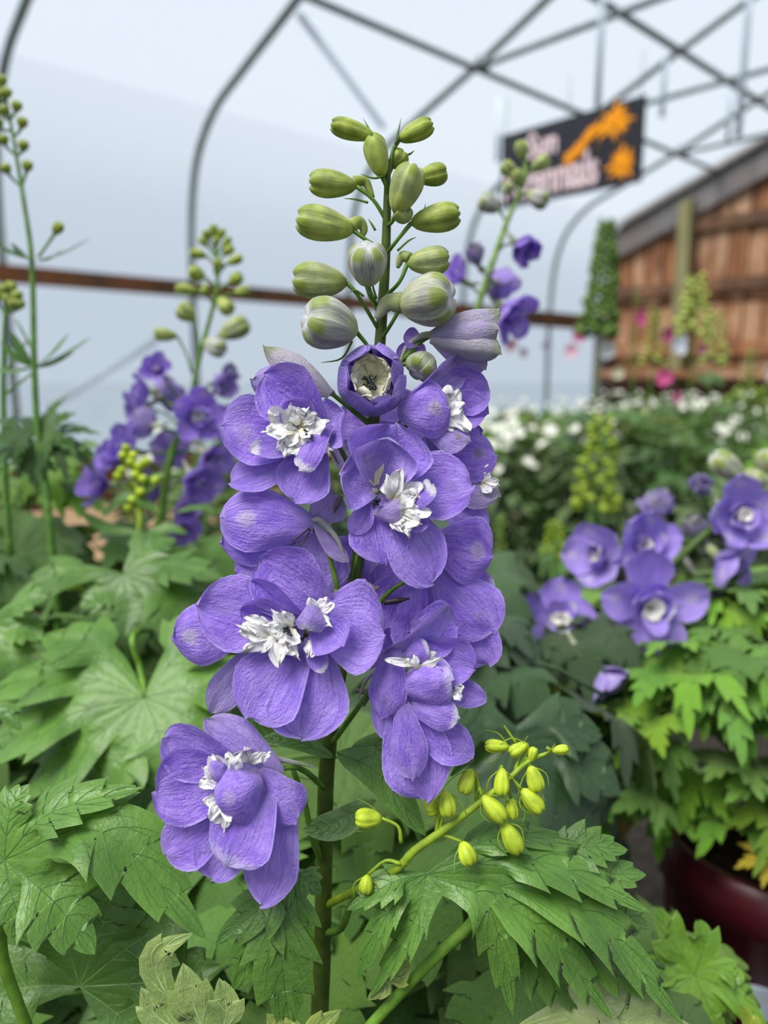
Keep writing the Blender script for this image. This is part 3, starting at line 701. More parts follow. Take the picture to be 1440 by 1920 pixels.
f.petal(704, 910, 4, 690, 848, 22, 48, n=(.6, -.2, .8), white=True, cream=1., cup=.3, ruf=1.2, frill=.15)
f.frills(738, 938, 16, 58, 50, 8, 21, 22, -80, 120)
f.frills(745, 960, 26, 46, 48, 6, 22, 18, -100, 60)
f.stamens(707, 944, 34, 10, 9)

# F4 flower turned to the right
f = Flower(main, 800, 765, .272, (.8, .15, .55), spur=[(765, 775, -24), (742, 800, -30)], stalk=[(770, 790, -24), (735, 830, -34), ST(900)])
f.petal(760, 760, -6, 870, 656, 6, 70, n=(.55, -.35, .8), cup=.5, bend=.05, faded=.3)
f.petal(745, 770, 14, 845, 760, 36, 112, n=(-.1, .05, 1), cup=-.35, bend=.10, spot=.9, greenspot=.35)
f.petal(800, 740, -16, 918, 722, -6, 96, n=(-.25, -.2, 1), cup=.4, bend=-.03, greenspot=.3)
f.petal(805, 765, -14, 916, 785, -2, 90, n=(-.2, .25, 1), cup=.3, greenspot=.5)
f.petal(795, 800, -4, 884, 828, 22, 70, n=(0, .25, 1), cup=-.3, bend=.08, greenspot=1., faded=.25)
f.frills(836, 775, 4, 40, 44, 7, 31, 16, -100, 100)
f.petal(790, 700, -30, 760, 640, -26, 60, n=(0, .1, 1), cup=.2)

# F5 flower behind on the right
f = Flower(main, 812, 890, .279, (.85, 0, .5), stalk=[(760, 930, -20), ST(1000)])
f.petal(800, 852, -4, 934, 852, 8, 108, n=(0, .3, 1), cup=-.25, bend=.08, spot=.3, greenspot=.7)
f.petal(820, 905, -6, 938, 940, 8, 66, n=(0, .2, 1), cup=-.3, bend=.08, greenspot=.9, faded=.45)
f.petal(800, 900, -12, 926, 898, -6, 80, n=(0, .1, 1), cup=.1)
f.petal(820, 950, -10, 924, 985, 0, 80, n=(-.1, .4, 1), cup=.2)
f.petal(800, 830, -20, 905, 800, -16, 70, n=(0, .2, 1), cup=.2)
f.frills(905, 905, 4, 26, 30, 5, 41, 10, -60, 80)

# F6 flower on the right edge, back turned
f = Flower(main, 800, 1060, .275, (.75, -.2, .45), spur=[(770, 1050, -10), (740, 1060, -14)], stalk=[(760, 1090, -16), (720, 1120, -24), ST(1210)])
f.petal(815, 1010, 6, 926, 1045, 20, 135, n=(.1, .15, 1), cup=-.3, bend=.10, spot=.85, greenspot=.3)
f.petal(820, 1075, 0, 926, 1190, 14, 130, n=(.1, .05, 1), cup=-.2, bend=.08, greenspot=.35)
f.petal(830, 1120, -10, 905, 1258, 0, 110, n=(-.2, .2, 1), cup=.2, bend=.04)
f.petal(830, 1090, -16, 926, 1115, -12, 80, n=(0, .1, 1), cup=.1, whitetip=.6)
f.petal(790, 1080, -24, 800, 1240, -26, 130, n=(-.1, .1, 1), cup=.2)
f.petal(780, 1060, -26, 720, 1180, -34, 130, n=(0, .1, 1), cup=.2)

# F7 flower on the left, back turned, with wrinkled spur
f = Flower(main, 575, 990, .272, (-.8, -.05, .5), spur=[(598, 975, 4), (632, 1010, 6), (648, 1050, 4)], stalk=[(608, 1005, -2), (622, 1060, -8), (634, 1110, -16), ST(1190)], scol=STEMG)
f.petal(588, 985, 6, 411, 960, 22, 128, n=(-.05, .15, 1), cup=-.30, bend=.08, spot=1., greenspot=.1)
f.petal(560, 1005, -8, 412, 1032, 4, 96, n=(0, .1, 1), cup=-.1, bend=.05)
f.petal(560, 1010, -14, 434, 1078, -6, 70, n=(0, .2, 1), cup=.1)
f.petal(585, 990, -16, 600, 1120, -26, 130, n=(.2, .1, 1), cup=.3, faded=.2)
f.petal(585, 975, -18, 640, 930, -30, 80, n=(.1, .2, 1), cup=.2, faded=.4)
f.petal(590, 982, 8, 650, 1058, 14, 34, n=(.3, .2, 1), cup=-.5, faded=.35, ruf=1.8)
for q in (((580, 990, 8), (555, 1010, 12), (534, 1036, 14)), ((582, 992, 8), (566, 1020, 10), (545, 1042, 14))):
    main.stem([W(x, y, .272-z*.272/FPX) for x, y, z in q], [.0003, .0003, .0001], lin(60, 50, 60), 'bract', None, 5)

# F8 big open flower, left of the stem
f = Flower(main, 575, 1172, .258, (-.15, .3, 1), spur=[(610, 1170, -40), (640, 1200, -56)], stalk=[(622, 1150, -36), (632, 1110, -50), ST(1230)])
f.petal(615, 1145, -14, 492, 1036, 4, 140, n=(.1, -.15, 1), cup=.3, bend=.05)
f.petal(572, 1175, -6, 364, 1135, 12, 148, n=(.2, .1, 1), cup=.15, bend=.02, greenspot=.25)
f.petal(572, 1160, 2, 462, 1090, 16, 60, n=(.1, -.3, 1), cup=.5, bend=.05)
f.petal(560, 1160, 6, 445, 1145, 34, 66, n=(.1, -.2, 1), cup=.6, bend=-.04)
f.petal(592, 1160, -6, 726, 1176, 20, 178, n=(-.15, .2, 1), cup=.12, bend=.03)
f.petal(590, 1165, 10, 646, 1212, 46, 92, n=(-.35, .45, .8), cup=.5, bend=-.10)
f.petal(590, 1205, -4, 580, 1390, 14, 158, n=(.02, .35, 1), cup=.10, bend=.04)
f.petal(572, 1205, 0, 452, 1342, 18, 150, n=(.12, .35, 1), cup=.12, bend=.04)
f.petal(460, 1180, -40, 321, 1205, -28, 122, n=(.1, .1, 1), cup=-.25, bend=.06, spot=1.)
f.petal(480, 1210, -30, 384, 1335, -22, 74, n=(.5, .2, .9), cup=.2, faded=.3)
f.petal(585, 1128, 24, 574, 1182, 52, 58, n=(-.2, .2, 1), cup=-.8, bend=.18, whitetip=.25, faded=.25)
f.petal(575, 1195, 14, 610, 1262, 32, 40, n=(-.1, .4, 1), cup=.5, whitetip=.8)
f.petal(540, 1215, 10, 548, 1245, 24, 36, n=(0, .4, 1), cup=.4)
f.frills(524, 1188, 18, 74, 44, 7, 51, 20, 130, 300)
f.frills(545, 1175, 24, 44, 40, 6, 52, 20, 90, 280)
f.frills(592, 1150, 16, 30, 34, 4, 53, 16, -60, 130)
f.frills(580, 1200, 22, 24, 38, 3, 54, 18, -120, -40)
f.stamens(541, 1182, 42, 9, 13, 10)

# F9 lower right flower, seen from the side
f = Flower(main, 755, 1255, .262, (.55, .25, .75), spur=[(722, 1250, -24), (690, 1270, -34), (672, 1310, -34)], stalk=[(710, 1270, -30), (676, 1320, -36), ST(1400)])
f.petal(722, 1222, -4, 842, 1130, 6, 66, n=(.5, -.45, .75), cup=.4, bend=.06, faded=.2)
f.petal(740, 1215, 4, 716, 1350, 22, 78, n=(-.25, .1, 1), cup=-.4, bend=.10, greenspot=.4)
f.petal(775, 1205, -8, 890, 1264, 6, 100, n=(-.2, .0, 1), cup=.45, bend=-.04)
f.petal(770, 1180, -18, 860, 1180, -8, 110, n=(-.1, .1, 1), cup=.3)
f.petal(748, 1292, 14, 852, 1274, 44, 100, n=(-.05, .15, 1), cup=-.55, bend=.14, whitetip=.4)
f.petal(760, 1235, 10, 806, 1214, 30, 52, n=(-.3, .1, 1), cup=-.3, bend=.12, whitetip=.7)
f.petal(752, 1310, 18, 786, 1464, 34, 72, n=(-.2, .15, 1), cup=-.2, bend=.06, whitetip=.1)
f.petal(748, 1305, 2, 816, 1502, 10, 150, n=(-.05, .2, 1), cup=.1, bend=.05, point=.5)
f.petal(778, 1345, 6, 884, 1428, 14, 92, n=(-.1, .3, 1), cup=.1, bend=.04, point=.6)
f.petal(768, 1325, 16, 864, 1346, 36, 62, n=(0, .3, 1), cup=-.2, bend=.08, whitetip=.6)
f.petal(815, 1280, -4, 912, 1320, 2, 62, n=(0, .3, 1), cup=.2, point=.7)
f.petal(800, 1265, -12, 880, 1300, -6, 80, n=(0, .3, 1), cup=.2)
f.petal(724, 1250, -6, 712, 1390, 4, 60, n=(-.4, 0, .9), cup=-.2)
f.frills(780, 1250, 18, 46, 26, 6, 61, 16, -30, 180)
f.frills(848, 1300, 24, 22, 22, 3, 62, 12, -80, 60)

# F10 lowest flower on the left
f = Flower(main, 455, 1470, .252, (-.3, .3, 1), spur=[(500, 1425, -40), (545, 1428, -56), (588, 1438, -64)], stalk=[(500, 1450, -40), (560, 1440, -70), ST(1480)])
f.petal(450, 1440, -10, 300, 1392, 6, 112, n=(.15, -.1, 1), cup=.25, bend=.04, greenspot=.2)
f.petal(450, 1455, 0, 284, 1478, 16, 150, n=(.2, .1, 1), cup=.18, bend=.02)
f.petal(440, 1525, -8, 303, 1602, 6, 108, n=(.1, .3, 1), cup=.1, bend=.04)
f.petal(528, 1450, -24, 388, 1338, -20, 78, n=(.35, .3, .8), cup=-.2, bend=.06, faded=.15)
f.petal(480, 1450, -6, 562, 1540, 18, 118, n=(-.5, .25, .8), cup=-.15, bend=.10)
f.petal(540, 1500, -22, 473, 1694, 0, 126, n=(-.15, .2, 1), cup=-.1, bend=.05, point=.4)
f.petal(505, 1475, 8, 425, 1630, 36, 132, n=(-.1, .3, 1), cup=.15, bend=.05, whitetip=.35)
f.petal(440, 1530, 2, 396, 1652, 16, 96, n=(.1, .3, 1), cup=.2, bend=.03)
f.petal(492, 1462, 26, 405, 1508, 62, 124, n=(-.1, .15, 1), cup=-.75, bend=.20, tipc=-.12, spot=.5, ruf=.2)
f.petal(430, 1425, 16, 392, 1450, 44, 48, n=(0, .3, 1), cup=-.5, bend=.15, whitetip=.2)
f.petal(490, 1440, 14, 440, 1408, 30, 60, n=(.1, -.2, 1), cup=.4, faded=.4)
f.frills(430, 1455, 16, 56, 44, 7, 71, 22, 60, 210)
f.frills(418, 1500, 16, 34, 52, 6, 72, 22, 180, 300)
f.frills(470, 1430, 18, 42, 26, 4, 73, 18, 20, 150)

# F11 flowers at the back of the spike filling the gaps
f = Flower(main, 700, 1120, .297, (.1, .1, -.9), stalk=[(690, 1130, 0), ST(1220)])
f.petal(690, 1110, 0, 800, 1060, 4, 110, n=(0, .1, 1), cup=.2); f.petal(690, 1120, 0, 790, 1200, 0, 130, n=(0, .1, 1), cup=.2)
f.petal(690, 1110, 0, 590, 1040, 0, 120, n=(0, .1, 1), cup=.2); f.petal(690, 1120, 0, 630, 1000, -4, 110, n=(0, .1, 1), cup=.2)
f.petal(690, 1130, 0, 690, 1260, -4, 110, n=(0, .1, 1), cup=.2)
f = Flower(main, 690, 800, .300, (.1, .1, -.9), stalk=[(690, 840, 0), ST(900)])
f.petal(700, 800, 0, 800, 760, 4, 110, n=(0, .1, 1), cup=.2); f.petal(700, 800, 0, 650, 900, 0, 110, n=(0, .1, 1), cup=.2, faded=.4)
f.petal(700, 800, 0, 800, 880, 0, 110, n=(0, .1, 1), cup=.2); f.petal(700, 800, 0, 630, 780, 0, 80, n=(0, .1, 1), cup=.2)
# withered bits on the stem
for q in (((640, 930, 6), (632, 945, 8), (626, 962, 8)), ((690, 1095, 4), (700, 1105, 8), (712, 1100, 8)), ((668, 1295, 6), (690, 1300, 10), (682, 1325, 10)), ((720, 1130, 10), (745, 1126, 14), (768, 1122, 16))):
    main.stem([W(x, y, .274-z*.27/FPX) for x, y, z in q], [.0010, .0014, .0003], lin(120, 112, 110) if q[0][1] != 1130 else lin(50, 40, 50), 'bract', None, 6)

# side shoot with small yellow-green buds
SHD = .268
def SH(x, y, z=0): return W(x, y, SHD-z*SHD/FPX)
shoot = main.stem([ST(1700), SH(735, 1635, -20), SH(776, 1596, 0), SH(840, 1550, 6), SH(898, 1506, 10), SH(953, 1461, 8), SH(991, 1427, 6), SH(1034, 1409, 4)], [.0016, .0016, .0015, .0014, .0012, .0010, .0008, .0005], STEMY, 'side_shoot')
YB = lin(176, 196, 52)
for bx, by, bz, tx, ty, tz, w_, st in ((716, 1534, 0, 666, 1535, 4, 46, (752, 1580)), (826, 1505, -6, 798, 1520, -2, 40, (822, 1562)), (834, 1482, 8, 842, 1532, 20, 42, (818, 1566)), (884, 1442, 4, 868, 1488, 14, 38, (894, 1508)),
        (954, 1400, 0, 910, 1398, 4, 32, (966, 1448)), (988, 1394, 2, 956, 1414, 10, 30, (972, 1446)), (994, 1428, 4, 1002, 1402, 8, 22, (990, 1428)), (1034, 1408, 4, 1066, 1404, 6, 24, (1034, 1409)),
        (942, 1440, 10, 940, 1492, 18, 36, (934, 1478)), (994, 1436, 6, 1010, 1484, 12, 40, (980, 1440)), (978, 1480, 10, 1016, 1522, 18, 42, (950, 1465)), (904, 1492, 14, 946, 1540, 26, 42, (912, 1496)), (958, 1496, 4, 962, 1536, 8, 30, (945, 1470)),
        (944, 1542, 12, 974, 1600, 22, 44, (884, 1520)), (866, 1578, 8, 884, 1622, 20, 42, (788, 1590)), (690, 1640, -6, 684, 1676, 0, 34, (752, 1620))):
    B, T = SH(bx, by, bz), SH(tx, ty, tz); s_ = SH(*st); k = SHD/FPX
    mid = B.lerp(s_, .5) + V((0, 0, .0015)) - (T-B)*.25
    g = G(); g.add(*bud_geo(B, T, w_*k, .35, main.sd())); o = g.obj('bud', M_STEM, main.t, YB, main.L)
    main.stem([B, mid, s_], [.0006, .0006, .0008], STEMY, 'stalk', o, 7)
    dd = (T-B).normalized(); sd_ = dd.cross(AF).normalized()
    for sg in (-1, 1):
        if random.Random(bx+sg).random() < .7:
            main.stem([B, B+dd*.004+sd_*sg*.0045, B+dd*.009+sd_*sg*.005*random.Random(by+sg).uniform(.6, 1.6)], [.0003, .00025, .0001], STEMY, 'bract', o, 4)
main.stem([SH(968, 1393, 4), SH(955, 1375, 6), SH(945, 1360, 8)], [.0006, .0005, .0002], STEMY, 'bract', None, 5)

# leaves of the main plant
def LF(plant, C, d, lobes, n, col, **kw):
    k = d/FPX; P = lambda q: W(q[0], q[1], d-(q[2] if len(q) > 2 else 0)*k)
    pet = kw.pop('petiole', None)
    pet = [P(C)]+[q if isinstance(q, Vector) else P(q) for q in pet] if pet else None
    return plant.leaf(P(C), [([P(q) for q in pts], w_*k) for pts, w_ in lobes], cdir(*n), col, pet, **kw)
LF(main, (800, 1638, 0), .270, [([(735, 1655, 8), (650, 1707, 14)], 74), ([(728, 1712, 16), (666, 1844, 8)], 56), ([(772, 1735, 18), (692, 1873, -4)], 66),
    ([(915, 1700, 30), (962, 1905, 30)], 100), ([(1000, 1730, 26), (1150, 1914, 24)], 112), ([(1085, 1705, 8), (1284, 1924, -4)], 118), ([(1000, 1612, -6), (1222, 1712, -22)], 112), ([(930, 1570, -22), (1092, 1582, -60)], 80)],
    (-.1, .85, .55), DELG, petiole=[(870, 1668, -20), (892, 1720, -20), (800, 1810, -20), (660, 1960, -30)], pr=.0020, nt=4, ts=.30)
LF(main, (950, 1660, -40), .272, [([(1080, 1592, -46), (1178, 1594, -52)], 90), ([(1100, 1640, -42), (1212, 1640, -46)], 110), ([(1110, 1700, -36), (1225, 1740, -40)], 120), ([(1080, 1760, -30), (1250, 1870, -30)], 130), ([(1000, 1780, -30), (1100, 1900, -30)], 130)], (.1, .7, .7), DELG2, nt=5)
LF(main, (8, 1610, 0), .268, [([(-60, 1680, 14), (-140, 1760, 14)], 110), ([(25, 1690, 22), (57, 1770, 30)], 96), ([(100, 1690, 24), (178, 1790, 34)], 150), ([(190, 1560, 14), (388, 1762, 36)], 165), ([(95, 1525, -6), (268, 1476, -40)], 120), ([(20, 1520, -16), (55, 1470, -40)], 90), ([(-60, 1540, -10), (-120, 1480, -30)], 100)],
    (-.05, .85, .5), DELG, nt=4, ts=.30, petiole=[(10, 1700, -20), (6, 1800, -30), (80, 2000, -60)], pr=.0020)
LF(main, (150, 1850, 0), .290, [([(60, 1850, 0), (-60, 1880, 0)], 150), ([(120, 1750, -6), (90, 1650, -20)], 150), ([(190, 1740, -4), (230, 1630, -20)], 150), ([(250, 1770, 4), (370, 1700, 0)], 160), ([(290, 1840, 6), (415, 1810, 6)], 150), ([(230, 1910, 6), (300, 1990, 10)], 150)],
    (.05, .5, .9), DELG2, vcol=lin(110, 140, 76), nt=4, ts=.42)
LF(main, (548, 1628, 0), .266, [([(500, 1690, 10), (402, 1772, 12)], 96), ([(492, 1750, 16), (436, 1860, 18)], 96), ([(528, 1780, 22), (546, 1950, 22)], 130), ([(560, 1720, 12), (566, 1806, 6)], 70), ([(575, 1650, 4), (602, 1678, 4)], 56)], (.05, .55, .85), DELG2, nt=3, ts=.30)
LF(main, (400, 1965, 0), .258, [([(300, 1910, 4), (264, 1850, 10)], 50), ([(310, 1860, 6), (295, 1790, 12), (362, 1749, 20)], 58), ([(365, 1890, 10), (343, 1805, 16)], 80), ([(425, 1900, 12), (411, 1833, 18)], 60)], (.1, .25, 1), lin(142, 176, 118), nt=2, ts=.34, tooth=.25, vcol=lin(160, 182, 120))
LF(main, (560, 1990, 0), .262, [([(590, 1935, 5), (640, 1893, 10)], 44), ([(540, 1950, 5), (500, 1900, 8)], 60)], (0, .4, 1), lin(140, 168, 96), nt=2, tooth=.2)
LF(main, (960, 1930, -10), .275, [([(1100, 1880, -10), (1180, 1850, -14)], 100), ([(1120, 1915, -6), (1300, 1925, -6)], 110), ([(1080, 1960, 0), (1200, 2000, 0)], 100)], (0, .3, 1), lin(150, 178, 136), nt=4, tooth=.2, vcol=lin(140, 165, 95))
LF(main, (720, 1840, -4), .272, [([(740, 1830, 4), (770, 1800, 6)], 46), ([(720, 1850, 4), (688, 1876, 6)], 30)], (0, .4, 1), lin(140, 168, 100), nt=2, tooth=.2)
for C, mid, tip, d, w_, col in (((632, 1412), (712, 1452, 8), (798, 1568, 16), .272, 98, DELG2), ((626, 1420), (550, 1388, 2), (486, 1388, 4), .28, 50, DELG2), ((705, 1500), (640, 1545, 0), (566, 1556, 0), .285, 86, DELG2), ((660, 1400), (740, 1400, 0), (800, 1440, 0), .284, 80, DELG2),
        ((845, 1455), (870, 1430, 0), (890, 1425, 0), .275, 26, DELG2), ((520, 1400), (480, 1370, -4), (470, 1330, -8), .285, 40, DELG2)):
    LF(main, C, d, [([mid, tip], w_)], (-.3, .6, .8), col, entire=True, fold=.2)
main.stem([ST(1750), W(640, 1740, .29), W(660, 1690, .285), W(690, 1650, .28)], [.0016, .0014, .001], STEMG, 'shoot')
main.stem([ST(1620), W(585, 1570, .288), W(570, 1500, .285), W(548, 1440, .28)], [.0016, .0012, .001], STEMG, 'shoot')
#PART4

# ---------------------------------------------------------------- shared leaf shapes
def unit_leaf(angs, lens, wds, droop, seed, **kw):
    lb = []
    for a, l_, w_ in zip(angs, lens, wds):
        a = math.radians(a); dx, dy = math.sin(a), math.cos(a)
        lb.append(([V((dx*l_*.5, dy*l_*.5, .05*l_)), V((dx*l_, dy*l_, -droop*l_))], w_))
    lb.reverse()
    g = leaf_geo(V((0, 0, 0)), lb[::-1], V((0, 0, 1)), seed=seed, **kw)
    tube(g, [V((0, 0, 0)), V((0, -.35, -.10)), V((0, -.8, -.5))], [.02, .024, .028], 6, 5)
    return mesh('leaf', g.v, g.f, M_LEAF, g.uv)
DELF = [unit_leaf((-115, -62, 0, 62, 115), (.75, .95, 1.05, .95, .75), (.62, .66, .68, .66, .62), .22, 5, nt=3, ts=.36, cols=3),
        unit_leaf((-125, -75, -30, 25, 75, 120), (.7, .85, 1.0, 1.0, .85, .7), (.5, .56, .6, .6, .56, .5), .35, 6, nt=3, ts=.40, cols=3),
        unit_leaf((-95, -48, 0, 48, 95), (.8, 1.0, 1.1, 1.0, .8), (.5, .58, .62, .58, .5), .5, 9, nt=3, ts=.30, cols=3)]
BUSH = [unit_leaf((-105, -52, 0, 52, 105), (.75, .95, 1.1, .95, .75), (.36, .40, .42, .40, .36), .25, 15, nt=3, ts=.26, cols=3, tooth=.62),
        unit_leaf((-85, -42, 0, 42, 85), (.7, 1.0, 1.15, 1.0, .7), (.34, .40, .44, .40, .34), .45, 16, nt=3, ts=.24, cols=3, tooth=.66),
        unit_leaf((-110, -60, -15, 30, 75, 115), (.7, .8, 1.1, 1.0, .9, .7), (.34, .36, .42, .42, .36, .34), .12, 19, nt=3, ts=.28, cols=3, tooth=.6)]
def put_leaf(pl, me, pos, heading, normal, size, col):
    q = bpy.data.objects.new('leaf', me); COL.objects.link(q); q.parent = pl.t; q.color = col
    q.matrix_basis = frame(pos-pl.L, heading, normal, size, size, size); return q
def vary(c, rn, a=.18):
    k = 1+rn.uniform(-a, a); return (c[0]*k*(1+rn.uniform(-.12, .12)), c[1]*k, c[2]*k*(1+rn.uniform(-.15, .15)), 1)
def scatter(pl, meshes, box_, n, size, cols, seed, down=.5):
    rn = random.Random(seed); x0, x1, y0, y1, d0, d1 = box_
    for k in range(n):
        fx, fy = (k % 7)/7+rn.uniform(0, .14), (k//7+rn.random())/((n+6)//7)
        x, y, d = x0+(x1-x0)*fx, y0+(y1-y0)*fy, rn.uniform(d0, d1)
        a = rn.uniform(0, 6.28); hd = V((math.cos(a), math.sin(a)-.55, -down*rn.uniform(.2, 1.2)))
        nn = V((rn.uniform(-.45, .45), -rn.uniform(.1, .8), 1))
        put_leaf(pl, rn.choice(meshes), W(x, y, d), hd, nn, size*rn.uniform(.7, 1.2), vary(rn.choice(cols), rn))

def base_under(px, py, d, dz=0): q = W(px, py, d); return V((q.x, q.y+dz, 0))
def bstem(pl, pts, r0, r1, col=STEMG, name='stem', ground=True):
    P = [W(*q) for q in pts]
    if ground: P = [V((pl.L.x, pl.L.y, .15)), pl.L.lerp(V((P[0].x, P[0].y, 0)), .6)+V((0, 0, P[0].z*.6))]+P
    pl.stem(P, [r0, (r0+r1)/2, r1], col, name); return P
def bbud(pl, bx, by, tx, ty, d, w_, age, sx, sy, pr=.0009, sd=None):
    B, T = W(bx, by, d), W(tx, ty, d-.004); s_ = W(sx, sy, sd or d)
    pl.bud(B, T+(T-B)*.15, 1.3*w_*d/FPX, age, [B, B.lerp(s_, .5)-(T-B)*.1, s_], None, .5, pr)

# ---------------------------------------------------------------- delphinium at left, behind
d1 = .62
B1 = Plant('delphinium', base_under(300, 1000, d1, .03), 'purple delphinium with green bud tip standing before the dark hip board', 'flower')
pot(B1.t, B1.L, .09, .17, M_POT, B1.L)
bstem(B1, [(296, 1060, d1), (304, 950, d1), (322, 850, d1), (350, 775, d1), (363, 727, d1), (375, 665, d1), (398, 580, d1), (408, 520, d1), (402, 440, d1)], .0042, .0012)
for bx, by, tx, ty, w_, age, sx, sy in ((402, 448, 400, 424, 16, .05, 404, 470), (394, 452, 384, 434, 14, .05, 404, 475), (410, 450, 418, 432, 14, .05, 405, 475), (390, 462, 376, 448, 14, .05, 405, 485), (416, 464, 430, 448, 13, .05, 405, 485), (406, 462, 406, 446, 13, .05, 405, 480),
        (388, 480, 360, 474, 18, .05, 407, 510), (418, 478, 434, 464, 17, .05, 407, 505), (426, 494, 450, 484, 17, .05, 407, 520), (384, 520, 358, 508, 26, .05, 406, 540), (430, 530, 450, 518, 22, .05, 407, 548), (402, 504, 412, 490, 18, .05, 407, 520),
        (372, 545, 334, 542, 20, .1, 400, 570), (440, 548, 464, 544, 18, .1, 404, 560), (410, 560, 430, 582, 28, .15, 402, 580), (366, 598, 338, 578, 34, .2, 372, 680), (332, 630, 294, 626, 24, .2, 360, 700), (412, 630, 458, 608, 38, .35, 385, 640), (384, 640, 416, 656, 34, .75, 380, 660), (392, 546, 380, 540, 20, .1, 402, 560)):
    bbud(B1, bx, by, tx, ty, d1, w_, age, sx, sy)
for i, (x, y, ax, r, op, fd, sx, sy, dd) in enumerate(((293, 690, (-.1, .3, .9), 34, .45, 0, 350, 770, 0), (262, 735, (-.8, -.1, .4), 38, .35, .0, 345, 790, .01), (418, 725, (.6, .2, .5), 38, .6, .25, 362, 740, 0), (372, 778, (.35, -.15, .9), 50, .30, 0, 350, 800, -.03), (275, 795, (-.7, .2, -.4), 36, .45, .35, 335, 810, 0),
        (232, 832, (-.5, .4, .7), 42, .4, 0, 325, 845, -.01), (180, 905, (-.6, .1, .6), 46, .45, 0, 315, 900, -.02), (402, 862, (.7, -.4, .4), 42, .4, .05, 325, 850, 0), (375, 905, (.5, -.3, .6), 44, .4, .05, 318, 890, -.02), (320, 845, (-.2, .2, -.6), 36, .3, .2, 325, 860, .03), (348, 955, (.3, -.2, .6), 34, .5, .1, 308, 940, 0), (345, 993, (.3, -.4, .7), 32, .4, 0, 304, 975, -.01), (312, 740, (.1, .2, -.5), 36, .4, .3, 350, 770, .02), (252, 765, (-.6, -.2, .4), 36, .4, .1, 335, 800, .01), (205, 862, (-.5, .2, .5), 40, .4, 0, 320, 870, 0), (430, 700, (.5, .3, .2), 30, .7, .4, 365, 735, .01), (415, 800, (.6, 0, .4), 40, .4, .1, 345, 810, .01), (285, 915, (-.3, 0, .5), 36, .4, .2, 312, 910, .02))):
    bgflower(B1, x, y, d1+dd, ax, r, op, 100+i, W(sx, sy, d1), fd)
# yellow-green side shoot of buds
dS = .57
B1.stem([W(296, 1060, d1), W(262, 1033, dS), W(262, 960, dS), W(250, 880, dS), W(240, 840, dS)], [.0025, .002, .001], STEMY, 'side_shoot')
rn = random.Random(8)
for x, y in ((238, 842), (228, 856), (252, 856), (244, 868), (262, 876), (230, 884), (270, 868), (256, 892), (220, 895), (292, 903), (248, 940), (240, 954), (270, 900), (262, 925)):
    B, T = W(x, y+8, dS), W(x+rn.uniform(-5, 5), y-9, dS-.004)
    g = G(); g.add(*bud_geo(B, T, 21*dS/FPX, .4, x, 14, 8)); o = g.obj('bud', M_STEM, B1.t, YB, B1.L)
    s_ = W(255+(x-255)*.2, y+28, dS); B1.stem([B, B.lerp(s_, .5), s_], [.0008, .0009], STEMY, 'stalk', o, 5)
# its large dark leaves, reaching towards the main plant
LF(B1, (271, 1306, 0), .43, [([(190, 1225, -50), (80, 1190, -90)], 150), ([(150, 1270, -20), (-60, 1290, -50)], 150), ([(130, 1340, 20), (-50, 1420, 30)], 160), ([(170, 1390, 40), (40, 1500, 60)], 150), ([(240, 1400, 50), (180, 1500, 80)], 140), ([(300, 1390, 50), (300, 1480, 80)], 130), ([(360, 1350, 30), (430, 1420, 50)], 140), ([(370, 1290, 0), (480, 1260, -10)], 150), ([(330, 1230, -40), (400, 1150, -90)], 150)],
   (0, .9, .45), DELG, nt=3, ts=.5, tooth=.34, petiole=[(262, 1250, -60), (250, 1190, -90), W(300, 1180, .60)], pr=.0018)
LF(B1, (230, 1075, 0), .50, [([(130, 1075, 10), (30, 1115, 20)], 120), ([(190, 1110, 20), (150, 1140, 40)], 90), ([(240, 1130, 30), (235, 1195, 60)], 110), ([(310, 1120, 20), (370, 1200, 40)], 130), ([(310, 1065, 0), (420, 1085, 10)], 110), ([(270, 1030, -40), (330, 1010, -80)], 100)], (.1, .85, .5), DELG2, nt=3, ts=.4)
LF(B1, (-30, 1170, 0), .46, [([(10, 1230, 30), (30, 1290, 40)], 90), ([(40, 1180, 10), (78, 1200, 20)], 80), ([(40, 1130, 0), (90, 1120, 0)], 80)], (.1, .8, .6), DELG, nt=3, ts=.35)
LF(B1, (-40, 1330, 0), .35, [([(0, 1335, 5), (42, 1370, 10)], 50), ([(-30, 1400, 5), (-10, 1430, 10)], 50)], (.1, .8, .6), DELG, nt=2, ts=.3)
LF(B1, (330, 960, 0), .56, [([(370, 952, 0), (420, 962, 4)], 26)], (.1, .8, .6), DELG2, entire=True)
for C, m_, t_, w_ in (((262, 1000), (200, 990, 0), (150, 960, 5), 40), ((262, 1010), (310, 990, 0), (350, 1000, 0), 36), ((300, 960), (240, 930, 5), (190, 970, 10), 40), ((258, 960), (280, 900, 0), (310, 890, 4), 30)):
    LF(B1, C, .57, [([m_, t_], w_)], (.1, .7, .7), DELG2, entire=True, veins=False)
scatter(B1, DELF, (-60, 430, 985, 1180, .58, .78), 22, .065, (DELG, DELG2), 31)
scatter(B1, DELF, (-60, 620, 1330, 1640, .46, .58), 26, .075, (DELG, DELG2), 32)
scatter(B1, DELF, (-60, 460, 1120, 1330, .52, .66), 18, .07, (DELG, DELG2), 33)

